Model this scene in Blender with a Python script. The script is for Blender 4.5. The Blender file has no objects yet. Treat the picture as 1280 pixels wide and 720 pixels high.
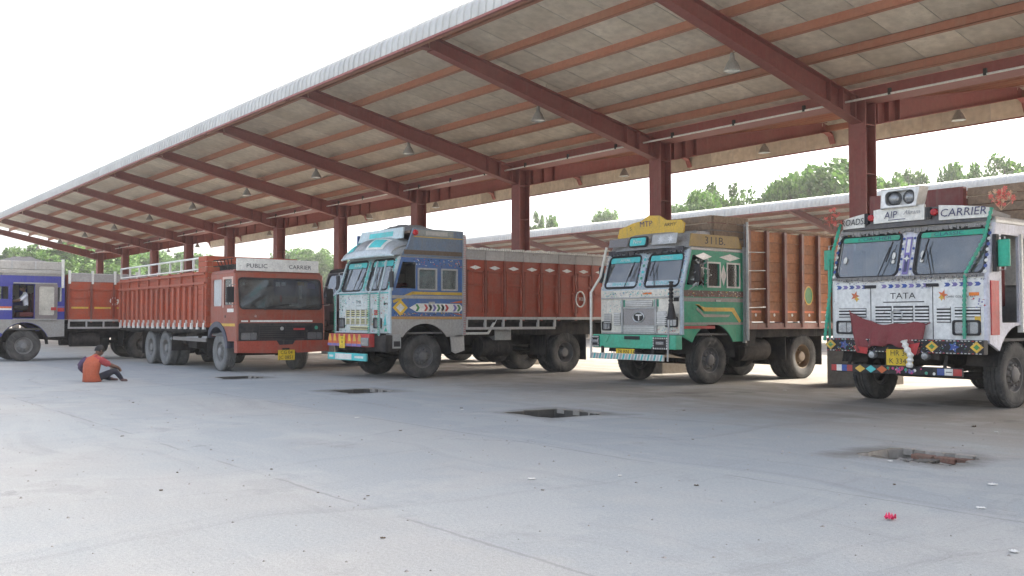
import bpy, math, random
from mathutils import Vector, Matrix, geometry
R = math.radians
S = bpy.context.scene
COL = S.collection
random.seed(7)

# ------------------------------------------------------------------ camera, sky, sun, exposure
EYE = 1.34
PITCH = math.atan(40 / 1200)
FWD = Vector((-.7875, .616, 0)).normalized()
RGT = Vector((.616, .7875, 0)).normalized()
cam = bpy.data.cameras.new('camera')
cam.sensor_width = 36
cam.lens = 36 * 1200 / 1280
cam.clip_start = .05
cam.clip_end = 3000
camo = bpy.data.objects.new('camera', cam)
COL.objects.link(camo)
camo.location = (0, 0, EYE)
camo.rotation_euler = (FWD * math.cos(PITCH) + Vector((0, 0, math.sin(PITCH)))).to_track_quat('-Z', 'Y').to_euler()
S.camera = camo

SUN_EL, SUN_AZ = R(36.5), R(8)          # azimuth from +Y towards +X: the sun stands behind the shed
world = bpy.data.worlds.new('World')
S.world = world
world.use_nodes = True
wn = world.node_tree
sky = wn.nodes.new('ShaderNodeTexSky')
sky.sky_type = 'NISHITA'
sky.sun_disc = False
sky.sun_elevation = SUN_EL
sky.sun_rotation = SUN_AZ
sky.air_density = .8
sky.dust_density = 5.0
sky.ozone_density = 0.0
hsv = wn.nodes.new('ShaderNodeHueSaturation')       # dusty summer air: a whiter sky than the clear model
hsv.inputs['Saturation'].default_value = .62
wn.links.new(sky.outputs[0], hsv.inputs['Color'])
wn.links.new(hsv.outputs[0], wn.nodes['Background'].inputs[0])
wn.nodes['Background'].inputs[1].default_value = .15
sl = bpy.data.lights.new('sun', 'SUN')
sl.energy = 3.0
sl.angle = R(.6)
sl.color = (1, .93, .82)
so = bpy.data.objects.new('sun', sl)
COL.objects.link(so)
so.rotation_euler = Vector((math.sin(SUN_AZ) * math.cos(SUN_EL), math.cos(SUN_AZ) * math.cos(SUN_EL), math.sin(SUN_EL))).to_track_quat('Z', 'Y').to_euler()
S.view_settings.view_transform = 'Standard'
S.view_settings.look = 'None'
S.view_settings.gamma = 1
S.view_settings.use_curve_mapping = False
S.view_settings.exposure = 2.12


# ------------------------------------------------------------------ helpers
def px2ground(px, py):
    u = (px - 640) / 1200
    z = 1200 * EYE / (py - 400)
    p = RGT * (u * z) + FWD * z
    return p.x, p.y


def sr(r, g, b):
    def f(c):
        c /= 255
        return c / 12.92 if c <= .04045 else ((c + .055) / 1.055) ** 2.4
    return (f(r), f(g), f(b), 1)


MATS = {}


def mat(name, col, rough=.6, metal=0, dirt=.35, dust=(.20, .17, .135, 1), scale=2.5, bump=.15, vary=.12, spec=.4, chips=0, dent=0):
    """painted / metal / wood surface with uneven dust, small stains and a slight relief"""
    if name in MATS:
        return MATS[name]
    m = bpy.data.materials.new(name)
    m.use_nodes = True
    t = m.node_tree
    N = t.nodes.new
    L = t.links.new
    bs = t.nodes['Principled BSDF']
    tc = N('ShaderNodeTexCoord')
    oi = N('ShaderNodeObjectInfo')
    mul = N('ShaderNodeMath'); mul.operation = 'MULTIPLY'; mul.inputs[1].default_value = 37.0
    L(oi.outputs['Random'], mul.inputs[0])
    add = N('ShaderNodeVectorMath'); add.operation = 'ADD'
    L(tc.outputs['Object'], add.inputs[0]); L(mul.outputs[0], add.inputs[1])
    n1 = N('ShaderNodeTexNoise'); n1.inputs['Scale'].default_value = scale; n1.inputs['Detail'].default_value = 8; n1.inputs['Roughness'].default_value = .65
    L(add.outputs[0], n1.inputs['Vector'])
    r1 = N('ShaderNodeMapRange'); r1.inputs[1].default_value = .40; r1.inputs[2].default_value = .72
    r1.inputs[3].default_value = 0; r1.inputs[4].default_value = dirt
    L(n1.outputs[0], r1.inputs[0])
    n2 = N('ShaderNodeTexNoise'); n2.inputs['Scale'].default_value = scale * 9; n2.inputs['Detail'].default_value = 6
    L(add.outputs[0], n2.inputs['Vector'])
    r2 = N('ShaderNodeMapRange'); r2.inputs[1].default_value = .3; r2.inputs[2].default_value = .7
    r2.inputs[3].default_value = 1 - vary; r2.inputs[4].default_value = 1 + vary
    L(n2.outputs[0], r2.inputs[0])
    r3 = N('ShaderNodeMapRange'); r3.inputs[3].default_value = 1 - vary; r3.inputs[4].default_value = 1 + vary * .7
    L(oi.outputs['Random'], r3.inputs[0])
    mm = N('ShaderNodeMath'); mm.operation = 'MULTIPLY'
    L(r2.outputs[0], mm.inputs[0]); L(r3.outputs[0], mm.inputs[1])
    sc = N('ShaderNodeVectorMath'); sc.operation = 'SCALE'; sc.inputs[0].default_value = col[:3]
    L(mm.outputs[0], sc.inputs['Scale'])
    mx = N('ShaderNodeMix'); mx.data_type = 'RGBA'
    mx.inputs['B'].default_value = dust
    mp = N('ShaderNodeMapping'); mp.inputs['Scale'].default_value = (9, 9, .7); L(add.outputs[0], mp.inputs[0])
    n3 = N('ShaderNodeTexNoise'); n3.inputs['Scale'].default_value = 1.6; n3.inputs['Detail'].default_value = 5; L(mp.outputs[0], n3.inputs['Vector'])
    r4 = N('ShaderNodeMapRange'); r4.inputs[1].default_value = .52; r4.inputs[2].default_value = .78; r4.inputs[3].default_value = 0; r4.inputs[4].default_value = dirt * 1.1
    L(n3.outputs[0], r4.inputs[0])
    mxx = N('ShaderNodeMath'); mxx.operation = 'MAXIMUM'; L(r1.outputs[0], mxx.inputs[0]); L(r4.outputs[0], mxx.inputs[1])
    L(mxx.outputs[0], mx.inputs['Factor']); L(sc.outputs[0], mx.inputs['A'])
    outc = mx.outputs['Result']
    if chips:
        n4 = N('ShaderNodeTexNoise'); n4.inputs['Scale'].default_value = 7; n4.inputs['Detail'].default_value = 10; n4.inputs['Roughness'].default_value = .75; L(add.outputs[0], n4.inputs['Vector'])
        r5 = N('ShaderNodeMapRange'); r5.inputs[1].default_value = .63; r5.inputs[2].default_value = .67; r5.inputs[3].default_value = 0; r5.inputs[4].default_value = chips
        L(n4.outputs[0], r5.inputs[0])
        m5 = N('ShaderNodeMix'); m5.data_type = 'RGBA'; m5.inputs['B'].default_value = (.10, .055, .035, 1)
        L(r5.outputs[0], m5.inputs['Factor']); L(outc, m5.inputs['A']); outc = m5.outputs['Result']
    L(outc, bs.inputs['Base Color'])
    rr = N('ShaderNodeMapRange'); rr.inputs[3].default_value = max(.05, rough - .1); rr.inputs[4].default_value = min(1, rough + .2)
    L(n1.outputs[0], rr.inputs[0]); L(rr.outputs[0], bs.inputs['Roughness'])
    bs.inputs['Metallic'].default_value = metal
    bs.inputs['Specular IOR Level'].default_value = spec
    if bump:
        bp = N('ShaderNodeBump'); bp.inputs['Strength'].default_value = bump; bp.inputs['Distance'].default_value = .01
        L(n2.outputs[0], bp.inputs['Height']); L(bp.outputs[0], bs.inputs['Normal'])
        if dent:
            n6 = N('ShaderNodeTexNoise'); n6.inputs['Scale'].default_value = 3.2; n6.inputs['Detail'].default_value = 2; L(add.outputs[0], n6.inputs['Vector'])
            b2 = N('ShaderNodeBump'); b2.inputs['Strength'].default_value = dent; b2.inputs['Distance'].default_value = .05
            L(n6.outputs[0], b2.inputs['Height']); L(b2.outputs[0], bp.inputs['Normal'])
    MATS[name] = m
    return m


def glass_mat(name, tint, refl=.12):
    if name in MATS:
        return MATS[name]
    m = bpy.data.materials.new(name); m.use_nodes = True
    t = m.node_tree; N = t.nodes.new; L = t.links.new
    t.nodes.remove(t.nodes['Principled BSDF'])
    tr = N('ShaderNodeBsdfTransparent'); tr.inputs[0].default_value = tint
    gl = N('ShaderNodeBsdfGlossy'); gl.inputs['Roughness'].default_value = .06; gl.inputs[0].default_value = (.9, .95, 1, 1)
    df = N('ShaderNodeBsdfDiffuse'); df.inputs[0].default_value = (.30, .29, .26, 1)
    fr = N('ShaderNodeFresnel'); fr.inputs[0].default_value = 1.55
    ad = N('ShaderNodeMath'); ad.operation = 'ADD'; ad.inputs[1].default_value = refl; L(fr.outputs[0], ad.inputs[0])
    nz = N('ShaderNodeTexNoise'); nz.inputs['Scale'].default_value = 4; nz.inputs['Detail'].default_value = 6
    tc = N('ShaderNodeTexCoord'); L(tc.outputs['Object'], nz.inputs['Vector'])
    mr = N('ShaderNodeMapRange'); mr.inputs[1].default_value = .35; mr.inputs[2].default_value = .75; mr.inputs[3].default_value = .14; mr.inputs[4].default_value = .42
    L(nz.outputs[0], mr.inputs[0])
    m0 = N('ShaderNodeMixShader'); L(mr.outputs[0], m0.inputs[0]); L(tr.outputs[0], m0.inputs[1]); L(df.outputs[0], m0.inputs[2])
    mx = N('ShaderNodeMixShader')
    L(ad.outputs[0], mx.inputs[0]); L(m0.outputs[0], mx.inputs[1]); L(gl.outputs[0], mx.inputs[2])
    L(mx.outputs[0], t.nodes['Material Output'].inputs[0])
    MATS[name] = m
    return m


def V3(*a):
    return Vector(a if len(a) > 1 else a[0])


class MB:
    """collects shapes; build() links them as ONE mesh object"""
    def __init__(s):
        s.v = []; s.f = []

    def add(s, vs, fs):
        n = len(s.v)
        s.v += [tuple(p) for p in vs]
        s.f += [tuple(i + n for i in q) for q in fs]
        return s

    def box(s, x0, x1, y0, y1, z0, z1):
        return s.add([(x0, y0, z0), (x1, y0, z0), (x1, y1, z0), (x0, y1, z0), (x0, y0, z1), (x1, y0, z1), (x1, y1, z1), (x0, y1, z1)],
                     [(3, 2, 1, 0), (4, 5, 6, 7), (0, 1, 5, 4), (1, 2, 6, 5), (2, 3, 7, 6), (3, 0, 4, 7)])

    def bar(s, p, q, w, h, up=(0, 0, 1)):
        p = V3(p); q = V3(q)
        d = (q - p).normalized()
        a = d.cross(V3(up))
        if a.length < 1e-4:
            a = d.cross(V3((0, 1, 0)))
        a.normalize()
        b = a.cross(d)
        a = a * w / 2; b = b * h / 2
        vs = [e + i * a + j * b for e in (p, q) for i, j in ((-1, -1), (1, -1), (1, 1), (-1, 1))]
        return s.add(vs, [(0, 1, 2, 3), (7, 6, 5, 4), (0, 4, 5, 1), (1, 5, 6, 2), (2, 6, 7, 3), (3, 7, 4, 0)])

    def tube(s, path, r, n=8):
        path = [V3(p) for p in path]
        rs = r if isinstance(r, (list, tuple)) else [r] * len(path)
        vs = []; fs = []
        a = None
        for i, p in enumerate(path):
            d = (path[min(i + 1, len(path) - 1)] - path[max(i - 1, 0)]).normalized()
            if a is None:
                a = d.cross(V3((0, 0, 1)))
                if a.length < 1e-3:
                    a = d.cross(V3((0, 1, 0)))
            else:
                a = a - d * a.dot(d)
            a.normalize()
            b = d.cross(a)
            vs += [p + (a * math.cos(6.2832 * k / n) + b * math.sin(6.2832 * k / n)) * rs[i] for k in range(n)]
        for i in range(len(path) - 1):
            for k in range(n):
                k2 = (k + 1) % n
                fs.append((i * n + k, i * n + k2, i * n + n + k2, i * n + n + k))
        fs.append(tuple(range(n - 1, -1, -1)))
        fs.append(tuple(range(len(vs) - n, len(vs))))
        return s.add(vs, fs)

    def lathe(s, prof, o=(0, 0, 0), axis='x', n=32):
        """prof: (radius, position along axis)"""
        vs = []; fs = []
        for r, h in prof:
            for k in range(n):
                c, q = r * math.cos(6.28318 * k / n), r * math.sin(6.28318 * k / n)
                p = (h, c, q) if axis == 'x' else ((c, h, q) if axis == 'y' else (c, q, h))
                vs.append((p[0] + o[0], p[1] + o[1], p[2] + o[2]))
        for i in range(len(prof) - 1):
            for k in range(n):
                k2 = (k + 1) % n
                fs.append((i * n + k, i * n + k2, i * n + n + k2, i * n + n + k))
        return s.add(vs, fs)

    def panel(s, O, U, V, outer, holes=(), t=.03):
        O = V3(O); U = V3(U); V = V3(V); Nn = U.cross(V).normalized()
        loops = [list(outer)] + [list(h) for h in holes]
        tri = geometry.tessellate_polygon([[Vector((a, b, 0)) for a, b in lp] for lp in loops])
        flat = [p for lp in loops for p in lp]
        n = len(flat)
        vs = [O + U * a + V * b for a, b in flat] + [O + U * a + V * b - Nn * t for a, b in flat]
        fs = []
        for a, b, c in tri:
            fs.append((a, b, c)); fs.append((c + n, b + n, a + n))
        k = 0
        for lp in loops:
            m = len(lp)
            for i in range(m):
                j = (i + 1) % m
                fs.append((k + i, k + j, k + j + n, k + i + n))
            k += m
        return s.add(vs, fs)

    def loft(s, rings, closed=True, caps=True):
        n = len(rings[0]); vs = [p for r in rings for p in r]; fs = []
        for i in range(len(rings) - 1):
            for k in range(n if closed else n - 1):
                k2 = (k + 1) % n
                fs.append((i * n + k, i * n + k2, i * n + n + k2, i * n + n + k))
        if caps and closed:
            fs.append(tuple(range(n - 1, -1, -1))); fs.append(tuple(range(len(vs) - n, len(vs))))
        return s.add(vs, fs)

    def mesh(s, name, smooth=False):
        me = bpy.data.meshes.new(name)
        me.from_pydata(s.v, [], s.f)
        me.update()
        if smooth:
            me.polygons.foreach_set('use_smooth', [True] * len(me.polygons))
            me.set_sharp_from_angle(angle=R(38))
        return me

    def build(s, name, m, parent=None, smooth=False, bevel=0):
        return link(name, s.mesh(name, smooth), m, parent, bevel)


def link(name, me, m=None, parent=None, bevel=0, loc=None, rz=0):
    o = bpy.data.objects.new(name, me)
    COL.objects.link(o)
    if m is not None and not me.materials:
        me.materials.append(m)
    if parent is not None:
        o.parent = parent
    if loc is not None:
        o.location = loc
    if rz:
        o.rotation_euler.z = rz
    if bevel:
        b = o.modifiers.new('bevel', 'BEVEL'); b.width = bevel; b.segments = 2; b.limit_method = 'ANGLE'; b.angle_limit = R(40)
    return o


def tag(o, label, cat=None, group=None, kind=None):
    if label: o['label'] = label
    if cat: o['category'] = cat
    if group: o['group'] = group
    if kind: o['kind'] = kind
    return o


def thing(name, label, cat, loc=(0, 0, 0), rz=0, group=None):
    o = bpy.data.objects.new(name, None)
    COL.objects.link(o)
    o.location = loc; o.rotation_euler.z = rz; o.empty_display_size = .2
    return tag(o, label, cat, group)


def rrect(x0, x1, y0, y1, r=.06, n=4):
    pts = []
    for cx, cy, a in ((x1 - r, y1 - r, 0), (x0 + r, y1 - r, 90), (x0 + r, y0 + r, 180), (x1 - r, y0 + r, 270)):
        for k in range(n + 1):
            t = R(a + 90 * k / n)
            pts.append((cx + r * math.cos(t), cy + r * math.sin(t)))
    return pts


def rect(x0, x1, y0, y1):
    return [(x0, y0), (x1, y0), (x1, y1), (x0, y1)]


def circ(cx, cy, r, n=16, ry=None):
    return [(cx + r * math.cos(6.2832 * k / n), cy + (ry or r) * math.sin(6.2832 * k / n)) for k in range(n)]


def diamond(cx, cy, a, b):
    return [(cx - a, cy), (cx, cy - b), (cx + a, cy), (cx, cy + b)]


def star(cx, cy, r, n=6, q=.45):
    return [(cx + (r if k % 2 == 0 else r * q) * math.cos(math.pi * k / n), cy + (r if k % 2 == 0 else r * q) * math.sin(math.pi * k / n)) for k in range(2 * n)]


def text(body, size, O, U, V, m, parent, name='lettering', depth=.004, shear=0, stretch=1.0):
    """flat lettering lying on the plane O + aU + bV, centred on O"""
    c = bpy.data.curves.new('t', 'FONT'); c.body = body; c.size = size; c.align_x = 'CENTER'; c.align_y = 'CENTER'; c.resolution_u = 2; c.shear = shear
    o = bpy.data.objects.new('t', c); COL.objects.link(o)
    dg = bpy.context.evaluated_depsgraph_get()
    me = bpy.data.meshes.new_from_object(o.evaluated_get(dg))
    bpy.data.objects.remove(o); bpy.data.curves.remove(c)
    O = V3(O); U = V3(U).normalized(); V = V3(V).normalized(); Nn = U.cross(V)
    for v in me.vertices:
        v.co = O + U * (v.co.x * stretch) + V * v.co.y + Nn * depth
    me.materials.clear()
    return link(name, me, m, parent)


X_, Y_, Z_ = V3((1, 0, 0)), V3((0, 1, 0)), V3((0, 0, 1))

# ------------------------------------------------------------------ ground
def ground_material():
    m = bpy.data.materials.new('worn_concrete_yard'); m.use_nodes = True
    t = m.node_tree; N = t.nodes.new; L = t.links.new
    bs = t.nodes['Principled BSDF']
    tc = N('ShaderNodeTexCoord')
    sep = N('ShaderNodeSeparateXYZ'); L(tc.outputs['Object'], sep.inputs[0])

    def noise(scale, detail=8, rough=.6, vec=None):
        n = N('ShaderNodeTexNoise'); n.inputs['Scale'].default_value = scale; n.inputs['Detail'].default_value = detail; n.inputs['Roughness'].default_value = rough
        L(vec if vec is not None else tc.outputs['Object'], n.inputs['Vector'])
        return n.outputs[0]

    def rng(src, a, b, c, d):
        r = N('ShaderNodeMapRange'); L(src, r.inputs[0])
        for i, q in enumerate((a, b, c, d)):
            r.inputs[i + 1].default_value = q
        return r.outputs[0]

    def math_(op, a, b):
        q = N('ShaderNodeMath'); q.operation = op
        for i, k in enumerate((a, b)):
            if isinstance(k, (int, float)):
                q.inputs[i].default_value = k
            else:
                L(k, q.inputs[i])
        return q.outputs[0]

    def mix(f, a, b, mode='MIX'):
        q = N('ShaderNodeMix'); q.data_type = 'RGBA'; q.blend_type = mode
        if isinstance(f, (int, float)):
            q.inputs['Factor'].default_value = f
        else:
            L(f, q.inputs['Factor'])
        for k, s in (('A', a), ('B', b)):
            if isinstance(s, tuple):
                q.inputs[k].default_value = s
            else:
                L(s, q.inputs[k])
        return q.outputs['Result']

    big = noise(.22, 6); mid = noise(1.3, 8); fine = noise(38, 6, .7); grain = noise(140, 3, .6)
    wob = math_('ADD', sep.outputs[1], rng(mid, .2, .8, -.35, .35))
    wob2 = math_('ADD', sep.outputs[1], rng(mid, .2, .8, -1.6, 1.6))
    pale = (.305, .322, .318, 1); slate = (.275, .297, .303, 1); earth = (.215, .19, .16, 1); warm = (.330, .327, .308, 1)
    base = mix(rng(big, .40, .62, 0, 1), pale, warm)
    band = math_('MULTIPLY', rng(wob, 6.45, 6.75, 0, 1), rng(wob2, 8.6, 10.4, 1, 0))
    base = mix(math_('MULTIPLY', band, .8), base, slate)
    band2 = math_('MULTIPLY', rng(wob, 3.40, 3.55, 0, 1), rng(wob2, 4.2, 5.6, 1, 0))
    base = mix(math_('MULTIPLY', band2, .5), base, slate)
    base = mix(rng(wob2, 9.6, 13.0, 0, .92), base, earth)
    # oil and damp stains where trucks stand
    oil = math_('MULTIPLY', rng(noise(.55, 5, .55), .56, .66, 0, 1), rng(wob2, 11.5, 14, 0, .7))
    base = mix(oil, base, (.07, .062, .055, 1))
    for px_, py_, w_, d_ in ((-5.03, 9.0, .92, .80), (-10.55, 9.0, 1.05, .95), (-16.05, 8.95, .95, .85), (-21.6, 8.8, .95, .85)):
        dx = math_('ABSOLUTE', math_('SUBTRACT', sep.outputs[0], px_), 0); dy = math_('ABSOLUTE', math_('SUBTRACT', sep.outputs[1], py_), 0)
        dd = math_('MAXIMUM', math_('SUBTRACT', dx, w_ / 2), math_('SUBTRACT', dy, d_ / 2))
        base = mix(rng(math_('ADD', dd, rng(mid, .3, .7, -.22, .22)), .0, .34, .75, 0), base, (.13, .12, .105, 1))
    # tyre marks and dust drifts, drawn out along the two ways trucks drive here
    for sx, sy, f0, f1, amt, col in ((3.2, .10, .56, .70, .34, (.17, .17, .165, 1)), (.10, 2.6, .55, .72, .30, (.18, .18, .175, 1)), (.16, 1.3, .52, .72, .38, (.40, .40, .375, 1)), (1.4, .2, .54, .74, .30, (.39, .375, .345, 1))):
        mp = N('ShaderNodeMapping'); mp.inputs['Scale'].default_value = (sx, sy, 1); mp.inputs['Rotation'].default_value = (0, 0, .12 if sx > sy else -.05)
        wv = N('ShaderNodeVectorMath'); wv.operation = 'ADD'
        wn_ = N('ShaderNodeTexNoise'); wn_.inputs['Scale'].default_value = .25; L(tc.outputs['Object'], wn_.inputs['Vector'])
        sc_ = N('ShaderNodeVectorMath'); sc_.operation = 'SCALE'; sc_.inputs['Scale'].default_value = 2.2; L(wn_.outputs['Color'], sc_.inputs[0])
        L(tc.outputs['Object'], wv.inputs[0]); L(sc_.outputs[0], wv.inputs[1]); L(wv.outputs[0], mp.inputs[0])
        base = mix(rng(noise(1.0, 9, .68, mp.outputs[0]), f0, f1, 0, amt), base, col)
    # worn patches with crisp ragged borders
    base = mix(rng(noise(.42, 10, .62), .555, .575, 0, .22), base, (.40, .40, .375, 1))
    base = mix(rng(noise(.33, 11, .66, None), .40, .38, 0, .20), base, (.21, .21, .205, 1))
    # fine cracks
    vc = N('ShaderNodeTexVoronoi'); vc.feature = 'DISTANCE_TO_EDGE'; vc.inputs['Scale'].default_value = .32
    wv = N('ShaderNodeVectorMath'); wv.operation = 'ADD'; wn_ = N('ShaderNodeTexNoise'); wn_.inputs['Scale'].default_value = 1.6; wn_.inputs['Detail'].default_value = 8
    L(tc.outputs['Object'], wn_.inputs['Vector']); L(tc.outputs['Object'], wv.inputs[0]); L(wn_.outputs['Color'], wv.inputs[1]); L(wv.outputs[0], vc.inputs['Vector'])
    base = mix(math_('MULTIPLY', rng(vc.outputs['Distance'], .001, .0040, .40, 0), rng(noise(.5, 4), .54, .64, 0, 1)), base, (.12, .12, .115, 1))
    # scattered pale wear and dark specks
    base = mix(rng(mid, .52, .74, 0, .35), base, (.37, .355, .335, 1))
    base = mix(rng(noise(.9, 9, .72), .60, .70, 0, .28), base, (.16, .15, .14, 1))
    vor = N('ShaderNodeTexVoronoi'); vor.inputs['Scale'].default_value = 14; L(tc.outputs['Object'], vor.inputs['Vector'])
    base = mix(rng(vor.outputs['Distance'], .03, .07, .45, 0), base, (.10, .095, .09, 1))
    vor2 = N('ShaderNodeTexVoronoi'); vor2.inputs['Scale'].default_value = 17; L(tc.outputs['Object'], vor2.inputs['Vector'])
    base = mix(rng(vor2.outputs['Distance'], .03, .07, .5, 0), base, (.55, .54, .52, 1))
    base = mix(1.0, base, rng(fine, .3, .7, .86, 1.12), 'MULTIPLY')
    base = mix(1.0, base, rng(grain, .3, .7, .80, 1.18), 'MULTIPLY')
    # long paving joints, broken up
    for y0 in (3.46, 6.62):
        d = math_('ABSOLUTE', math_('SUBTRACT', math_('ADD', sep.outputs[1], rng(noise(2.5, 6), .2, .8, -.03, .03)), y0), 0)
        ln = math_('MULTIPLY', rng(d, .008, .022, 1, 0), rng(noise(.6, 3), .42, .52, 0, .36))
        base = mix(ln, base, (.13, .125, .12, 1))
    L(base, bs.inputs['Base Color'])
    bs.inputs['Roughness'].default_value = .85
    bs.inputs['Specular IOR Level'].default_value = .3
    bp = N('ShaderNodeBump'); bp.inputs['Strength'].default_value = .5; bp.inputs['Distance'].default_value = .02
    hsum = math_('ADD', math_('MULTIPLY', fine, .5), math_('ADD', math_('MULTIPLY', grain, .25), math_('MULTIPLY', mid, 1.2)))
    L(hsum, bp.inputs['Height']); L(bp.outputs[0], bs.inputs['Normal'])
    return m


PITS = [(-5.03, 9.0, .92, .80), (-10.55, 9.0, 1.05, .95), (-16.05, 8.95, .95, .85), (-21.6, 8.8, .95, .85)]


def ragged(x, y, w, d, seed):
    """broken outline of a pit: a rectangle with chipped edges and corners"""
    rg = random.Random(seed); pts = []
    a, b = w / 2, d / 2
    cs = [(-a, -b), (a, -b), (a, b), (-a, b)]
    for i in range(4):
        (x0, y0), (x1, y1) = cs[i], cs[(i + 1) % 4]
        for k in range(9):
            t = k / 9
            j = rg.uniform(-.022, .03) if k else rg.uniform(-.09, -.02)
            px, py = x0 + (x1 - x0) * t, y0 + (y1 - y0) * t
            nx, ny = (0, (-1, 0, 1, 0)[i]) if i % 2 == 0 else ((1, 0, -1)[i - 1], 0)
            if rg.random() < .15:
                j += rg.uniform(.03, .07)
            if k == 0:
                l = math.hypot(px, py); px, py = px * (1 + j / l), py * (1 + j / l)
            else:
                px, py = px + nx * j, py + ny * j
            pts.append((x + px, y + py))
    return pts


PITP = [ragged(*p, i + 21) for i, p in enumerate(PITS)]
gm = ground_material()
G = 420
g = MB()
loops = [rect(-G, G, -G, G)] + PITP
tri = geometry.tessellate_polygon([[Vector((a, b, 0)) for a, b in lp] for lp in loops])
g.add([(a, b, 0) for lp in loops for a, b in lp], [(t[0], t[1], t[2]) for t in tri])
go = g.build('ground', gm)
for p in go.data.polygons:
    if p.normal.z < 0:
        p.flip()
tag(go, 'worn grey concrete truck yard with dusty brown patches', None, None, 'structure')

m_conc = mat('old_concrete', (.30, .28, .25, 1), .9, dirt=.6, scale=1.5, bump=.5, vary=.2)
m_mud = mat('pit_mud', (.030, .027, .022, 1), .7, dirt=.35, dust=(.09, .08, .065, 1), scale=4, bump=.6, vary=.3)
m_pit_wall = mat('black_pit_concrete', (.045, .042, .037, 1), .7, dirt=.4, dust=(.13, .12, .10, 1), scale=2.5, bump=.5)  # walls, like the mud, coloured near black to make the pit inside dark
m_deb = mat('pit_debris', (.13, .115, .095, 1), .9, dirt=.5, dust=(.24, .22, .19, 1), scale=6, bump=.6, vary=.3)
m_brick = mat('brick', (.17, .085, .06, 1), .9, dirt=.6, scale=5, bump=.5, vary=.25)
pit_labels = ['shallow square drain pit edged with red brick, filled with broken rubble',
              'square open drain pit, dark inside with a little water and litter',
              'dark open drain pit in front of the blue sided truck',
              'dark open drain pit in front of the orange truck with white roof board']
for i, (x, y, w, d) in enumerate(PITS):
    dep = .12 if i == 0 else .34
    t = thing('drain_pit', pit_labels[i], 'drain', (x, y, 0), 0)
    a, b = w / 2, d / 2
    P = [(u - x, v - y) for u, v in PITP[i]]
    rgw = random.Random(i)
    rings = [[(u, v, -.004) for u, v in P], [(u * .985 + rgw.uniform(-.01, .01), v * .985, -.10) for u, v in P], [(u * 1.02, v * 1.02, -dep - .05) for u, v in P]]
    MB().loft(rings, True, False).build('pit_wall', m_pit_wall if i else m_conc, t)
    n = 18; vs = []; fs = []
    for r_ in range(n + 1):
        for q_ in range(n + 1):
            u, v = -1 + 2 * r_ / n, -1 + 2 * q_ / n
            vs.append((u * (a + .06), v * (b + .06), -dep + rgw.uniform(0, .03) + (.09 if i == 0 else .16) * max(0, (u * u + v * v) / 2 - .25) + .05 * math.sin(u * 5 + i) * math.cos(v * 4)))
    for r_ in range(n):
        for q_ in range(n):
            c0 = r_ * (n + 1) + q_
            fs.append((c0, c0 + n + 1, c0 + n + 2, c0 + 1))
    MB().add(vs, fs).build('pit_floor', m_mud if i else m_deb, t, True)
    if i == 0:
        n = 4
        for k in range(n):
            yy = b - .02
            MB().box(-a * .25 + k * .24 - .11, -a * .25 + k * .24 + .11, yy - .1, yy + .02, -.085, -.03 + .012 * random.random()).build('brick', m_brick, t, bevel=.008)
    rng_ = random.Random(i + 3)
    for k in range(26 if i == 0 else 9):
        s = rng_.uniform(.025, .085) if i == 0 else rng_.uniform(.04, .08)
        px_, py_ = rng_.uniform(-a * .8, a * .8), rng_.uniform(-b * .7, b * .7)
        q = MB()
        pts = []
        for (cx, cy, cz) in ((-1, -1, 0), (1, -1, 0), (1, 1, 0), (-1, 1, 0), (-1, -1, 1), (1, -1, 1), (1, 1, 1), (-1, 1, 1)):
            pts.append((px_ + cx * s * rng_.uniform(.6, 1.3), py_ + cy * s * rng_.uniform(.5, 1), -dep - .01 + cz * s * rng_.uniform(.5, 1.1)))
        q.add(pts, [(3, 2, 1, 0), (4, 5, 6, 7), (0, 1, 5, 4), (1, 2, 6, 5), (2, 3, 7, 6), (3, 0, 4, 7)])
        q.build('rubble', (m_conc if k % 3 else m_deb) if i == 0 else m_deb, t, bevel=.006)
    # broken rim slabs round the opening
    for k in range(3):
        x0 = -a + k * (2 * a / 3) + rng_.uniform(.02, .1)
        MB().box(x0, x0 + rng_.uniform(.08, .24), b - .02, b + rng_.uniform(.03, .09), -.06, .008 + .01 * rng_.random()).build('rim_slab', m_conc, t, bevel=.006)

# ------------------------------------------------------------------ sheds
m_ped = mat('grimy_concrete', (.15, .13, .105, 1), .9, dirt=.6, scale=1.5, bump=.5, vary=.25)
m_red = mat('red_oxide_steel', (.225, .064, .055, 1), .55, dirt=.35, dust=(.27, .16, .13, 1), scale=1.2, vary=.1, chips=.35)
m_pur = mat('purlin_primer', (.36, .15, .095, 1), .6, dirt=.35, dust=(.33, .24, .17, 1), scale=1.2, vary=.1)
m_sheet = mat('roof_sheet_grey', (.58, .53, .44, 1), .5, dirt=.45, dust=(.38, .31, .215, 1), scale=.6, vary=.16, bump=.05)
m_fas = mat('eave_sheet_white', (.47, .47, .45, 1), .5, dirt=.35, dust=(.30, .28, .25, 1), scale=.8, vary=.06, bump=.05)
m_white = mat('pvc_white', (.62, .61, .58, 1), .5, dirt=.3)
m_black = mat('black_rubber', (.02, .02, .02, 1), .7, dirt=.2)

BAY = 5.8
NF = 7.10


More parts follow.
